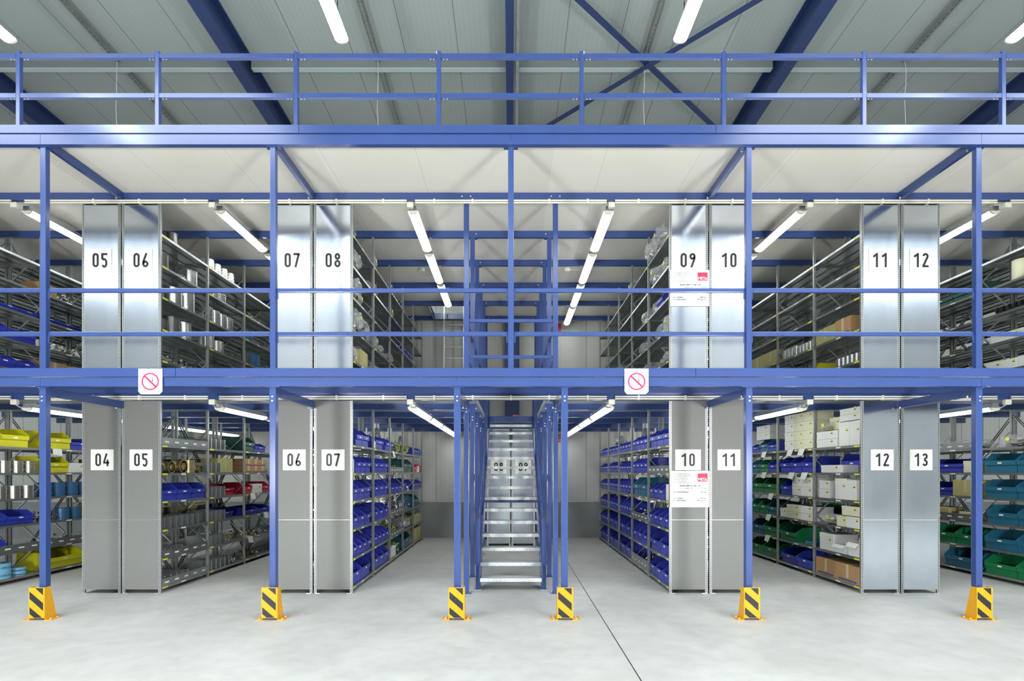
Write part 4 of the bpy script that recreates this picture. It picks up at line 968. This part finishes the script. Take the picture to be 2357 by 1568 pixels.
stock('lo', CF, -1, {   # far right
 (0, 5): [BAG(.5, .2, .4, 11, 2, 'darksteel')], (0, 4): [B('teal', .58, .32, .48, 2)], (0, 3): [B('teal', .58, .30, .48, 2)], (0, 2): [B('teal', .56, .30, .48, 2)], (0, 1): [B('teal', .58, .30, .48, 2)], (0, 0): [B('green', .58, .30, .48, 2)],
 (1, 5): [TR, BAG(.6, .16, .4, 14, 2, 'darksteel')], (1, 4): [.06, X('creambox', .26, .2, .4), B('blue', .75, .25, .46)], (1, 3): [X('kraft', .56, .28, .4), B('blue', .45, .24, .44)], (1, 2): [TR, X('creambox', .25, .14, .3, 1, 1, t=.25, **{'in': .06}), X('kraft', .4, .2, .3, 1, 1, t=.75, **{'in': .06})],
 (1, 1): [B('green', .5, .28, .48, 2)], (1, 0): [B('teal', .75, .3, .48)], (2, 3): [X('kraft', .5, .25, .4, 2)], (2, 1): [B('green', .5, .28, .48, 2)]})
# racks whose backs show through the open shelving
stock('lo', -CO_, -1, {(1, 4): [X('kraft', .4, .24, .2, 2)], (2, 4): [X('carton', .55, .26, .2, 2)], (0, 5): [B('blue', .4, .2, .2, 2)], (1, 5): [B('darkgreen', .5, .25, .3, 2)], (1, 2): [X('kraft', .5, .22, .2, 2)], (0, 2): [X('kraft', .5, .22, .2, 2)], (2, 2): [X('kraft', .5, .2, .2, 2)]})
stock('lo', -CI, -1, {(0, 5): [B('blue', .38, .2, .4, 3)], (0, 3): [B('red', .38, .2, .4, 2)], (1, 4): [X('kraft', .4, .25, .3, 2)], (2, 3): [B('blue', .4, .2, .4, 2)]})
stock('lo', CO_, 1, {(0, 4): [B('blue', .5, .26, .3, 2)], (1, 2): [B('green', .5, .26, .4, 2)]})
# upper floor ------------------------------------------------------
stock('up', -CO_, 1, {   # 06
 (0, 3): [.05, ('drum', 'darksteel', .10, .20, {}), .2, ('drum', 'steel', .10, .03, {}), .12, ('drum', 'steel', .12, .22, {})], (0, 2): [.35, ('drum', 'steel', .14, .26, {}), .05, ('drum', 'steel', .14, .30, {})],
 (0, 1): [.0, ('drum', 'darksteel', .13, .16, {}), .02, ('drum', 'darksteel', .13, .26, {}), .05, ('drum', 'steel', .12, .26, {})], (0, 4): [.3, ('drum', 'darksteel', .09, .16, {})],
 (1, 4): [.05, ('clamp', 'steel', .09, .16, {'n': 4})], (1, 3): [.2, ('clamp', 'steel', .09, .14, {'n': 2})], (1, 2): [.0, ('clamp', 'steel', .09, .24, {'n': 4})], (1, 1): [.02, ('drum', 'steel', .12, .24, {}), .06, ('drum', 'steel', .12, .20, {})],
 (2, 2): [.02, ('drum', 'clampblue', .09, .2, {'n': 2})], (2, 1): [.1, ('drum', 'darksteel', .08, .24, {}), ('drum', 'clampblue', .11, .26, {'n': 2})], (2, 3): [.2, CL('steel', .5, .15, 50)], (1, 0): [CL('clampblue', .9, .12, 51)], (0, 0): [CL('darksteel', .9, .12, 52)]})
stock('up', -CI, 1, {   # 08
 (0, 3): [.02, BAG(.36, .3, .4, 1, 1, **{'in': -.05}), .5], (0, 2): [BAG(.40, .34, .42, 2, 1, **{'in': -.06}), BAG(.3, .2, .36, 24)], (0, 1): [BAG(.46, .36, .44, 3, 1, **{'in': -.06}), BAG(.5, .32, .42, 4, 1, **{'in': -.05})], (0, 0): [BAG(.45, .28, .38, 5), .02, X('kraft', .42, .26, .38, 1)],
 (0, 4): [BAG(.28, .14, .3, 7)], (1, 4): [BAG(.4, .24, .36, 8)], (1, 1): [BAG(.45, .28, .4, 9), BAG(.4, .2, .4, 10)], (1, 0): [BAG(.55, .24, .4, 12), BAG(.45, .2, .4, 13)], (1, 5): [BAG(.35, .25, .36, 21)], (2, 5): [BAG(.35, .2, .36, 22)],
 (2, 1): [BAG(.4, .2, .36, 14)], (2, 4): [BAG(.4, .18, .4, 15)], (3, 2): [B('blue', .38, .2, .42, 3)], (3, 0): [BAG(.35, .2, .36, 16)], (4, 0): [BAG(.35, .2, .36, 17)], (4, 1): [BAG(.35, .16, .36, 18)]})
stock('up', CI, -1, {   # 09
 (0, 5): [.2, BAG(.6, .32, .44, 30, 1, 'steel', **{'in': -.08}), BAG(.4, .26, .4, 31, 1, 'steel', **{'in': -.1})], (0, 4): [.12, BAG(.4, .24, .4, 33, 1, 'steel'), .12, BAG(.45, .3, .42, 36, 1, 'steel', **{'in': -.04})],
 (0, 2): [.4, B('blue', .35, .2, .4), BAG(.3, .2, .3, 37, 1, 'steel')], (0, 1): [.05, BAG(.42, .3, .4, 39, 1, 'steel'), BAG(.5, .24, .4, 40, 1, 'steel')], (0, 0): [.1, BAG(.5, .2, .36, 41)],
 (1, 2): [.05, BAG(.6, .26, .4, 42, 1, 'steel')], (1, 0): [BAG(.5, .24, .4, 43)], (1, 1): [.3, BAG(.5, .2, .4, 44)], (2, 5): [BAG(.5, .26, .4, 45, 1, 'steel')], (2, 0): [BAG(.5, .2, .4, 46)], (3, 1): [BAG(.5, .22, .4, 47)], (3, 0): [BAG(.45, .2, .4, 48)], (4, 0): [BAG(.4, .2, .4, 49)]})
stock('up', CO_, -1, {   # 11
 (0, 1): [.25, X('carton', .40, .26, .4, 1), X('kraft', .55, .24, .4, 1)], (1, 1): [('can', 'steel', .05, .13, {'n': 5}), .04, ('can', 'steel', .06, .16, {'n': 4})], (1, 0): [B('yellow', .55, .2, .44), B('yellow', .5, .14, .44)],
 (2, 1): [X('kraft', .56, .26, .4, 2)], (2, 0): [X('kraft', .56, .28, .4, 2)], (0, 0): [('can', 'steel', .05, .12, {'n': 6})]})
stock('up', -CF, 1, {   # far left
 (0, 2): [.5, B('blue', .34, .1, .3, 2)], (1, 2): [.0, B('blue', .34, .1, .3, 3), BAG(.2, .14, .2, 60)], (0, 1): [.05, B('blue', .55, .26, .48, 2)], (0, 0): [B('blue', .38, .22, .48, 3)], (1, 0): [X('carton', .5, .25, .4, 2)],
 (1, 3): [X('carton', .4, .2, .3, 1, **{'in': .1}), CL('steel', .5, .16, 61)], (1, 1): [.3, CL('steel', .6, .18, 62)]})
stock('up', CF, -1, {   # far right
 (0, 4): [.1, ('coil', 'coil', .14, 7, .022, {}), .06, ('drum', 'creambox', .12, .30, {})], (0, 2): [('pipe', 'darksteel', .05, .5, {'n': 9}), ('pipe', 'darksteel', .05, .5, {'n': 8, 'z': .102}) if False else 0.0],
 (0, 1): [X('whitebox', .26, .13, .3, 4)], (0, 0): [X('whitebox', .28, .15, .3, 4)], (1, 1): [('coil', 'clampblue', .15, 2, .02, {}), ('coil', 'darksteel', .15, 2, .02, {})], (1, 3): [B('darkgreen', .55, .2, .44, 2)]})
for (c, f, b, k, t, seed) in ((-CI, 1, 0, 2, .22, 70), (-CI, 1, 0, 0, .3, 71), (CI, -1, 0, 0, .25, 72), (-CF, 1, 0, 2, .36, 73), (-CF, 1, 1, 4, .32, 74), (CF, -1, 0, 1, .33, 75), (-CI, 1, 1, 2, .2, 76), (CI, -1, 2, 0, .3, 77)):
    lv_h = {70: .10, 71: .12, 72: .10, 73: .09, 74: .11, 75: .12, 76: .10, 77: .12}[seed]
    me = proto_get(('loose', seed), lambda: p_clutter('steel' if seed % 2 else 'darksteel', .22, .12, .26, seed))[0][1]
    o = put('fittings_heap', me, None, (c + f * (HP + HW - .14), Y0 + b * DY + t, LV_LO[k] + lv_h * .6), math.pi / 2 if f > 0 else -math.pi / 2)
    rk = names_lo[(c, f)]; rk = rk.replace('unnumbered ', '') + ' rack' if not rk.isdigit() else 'rack ' + WORD[rk]
    tag(o, f'loose metal fittings inside the nearest bin, {SHELFN[k]}, {BAYN[b]}, lower {rk}', 'fittings', 'loose fittings lying in bins')
for (fl, c, f, b, k, t) in (('lo', CO_, -1, 2, 4, .5), ('lo', CO_, -1, 2, 3, .2), ('lo', CO_, -1, 1, 4, .25), ('lo', CO_, -1, 1, 4, .7), ('lo', CO_, -1, 1, 5, .35), ('lo', CO_, -1, 1, 5, .75), ('lo', CO_, -1, 2, 2, .3), ('lo', CO_, -1, 2, 1, .35), ('lo', CO_, -1, 2, 5, .5),
        ('lo', -CF, 1, 1, 5, .3), ('lo', -CO_, 1, 2, 3, .3), ('lo', -CO_, 1, 2, 2, .9), ('lo', -CO_, 1, 2, 1, .2), ('lo', -CI, 1, 2, 5, .2)):
    me = proto_get(('paper', .18), lambda: p_paper('w', .20, .12))[0][1]
    o = put('paper_sheet', me, None, (c + f * (HP + HW) , Y0 + b * DY + t, LV_LO[k] + .0008), math.pi / 2 if f > 0 else -math.pi / 2)
    rk = names_lo[(c, f)]; rk = rk.replace('unnumbered ', '') + ' rack' if not rk.isdigit() else 'rack ' + WORD[rk]
    tag(o, f'white paper hanging over the {SHELFN[k]}, {BAYN[b]}, lower {rk}' + (', nearer' if (b, k, t) in ((1, 4, .25), (1, 5, .35)) else ', farther' if (b, k) in ((1, 4), (1, 5)) else ''), 'paper', 'white papers hanging over shelf edges')
print('STOCK', NT_[0], 'OBJECTS', len(bpy.data.objects))
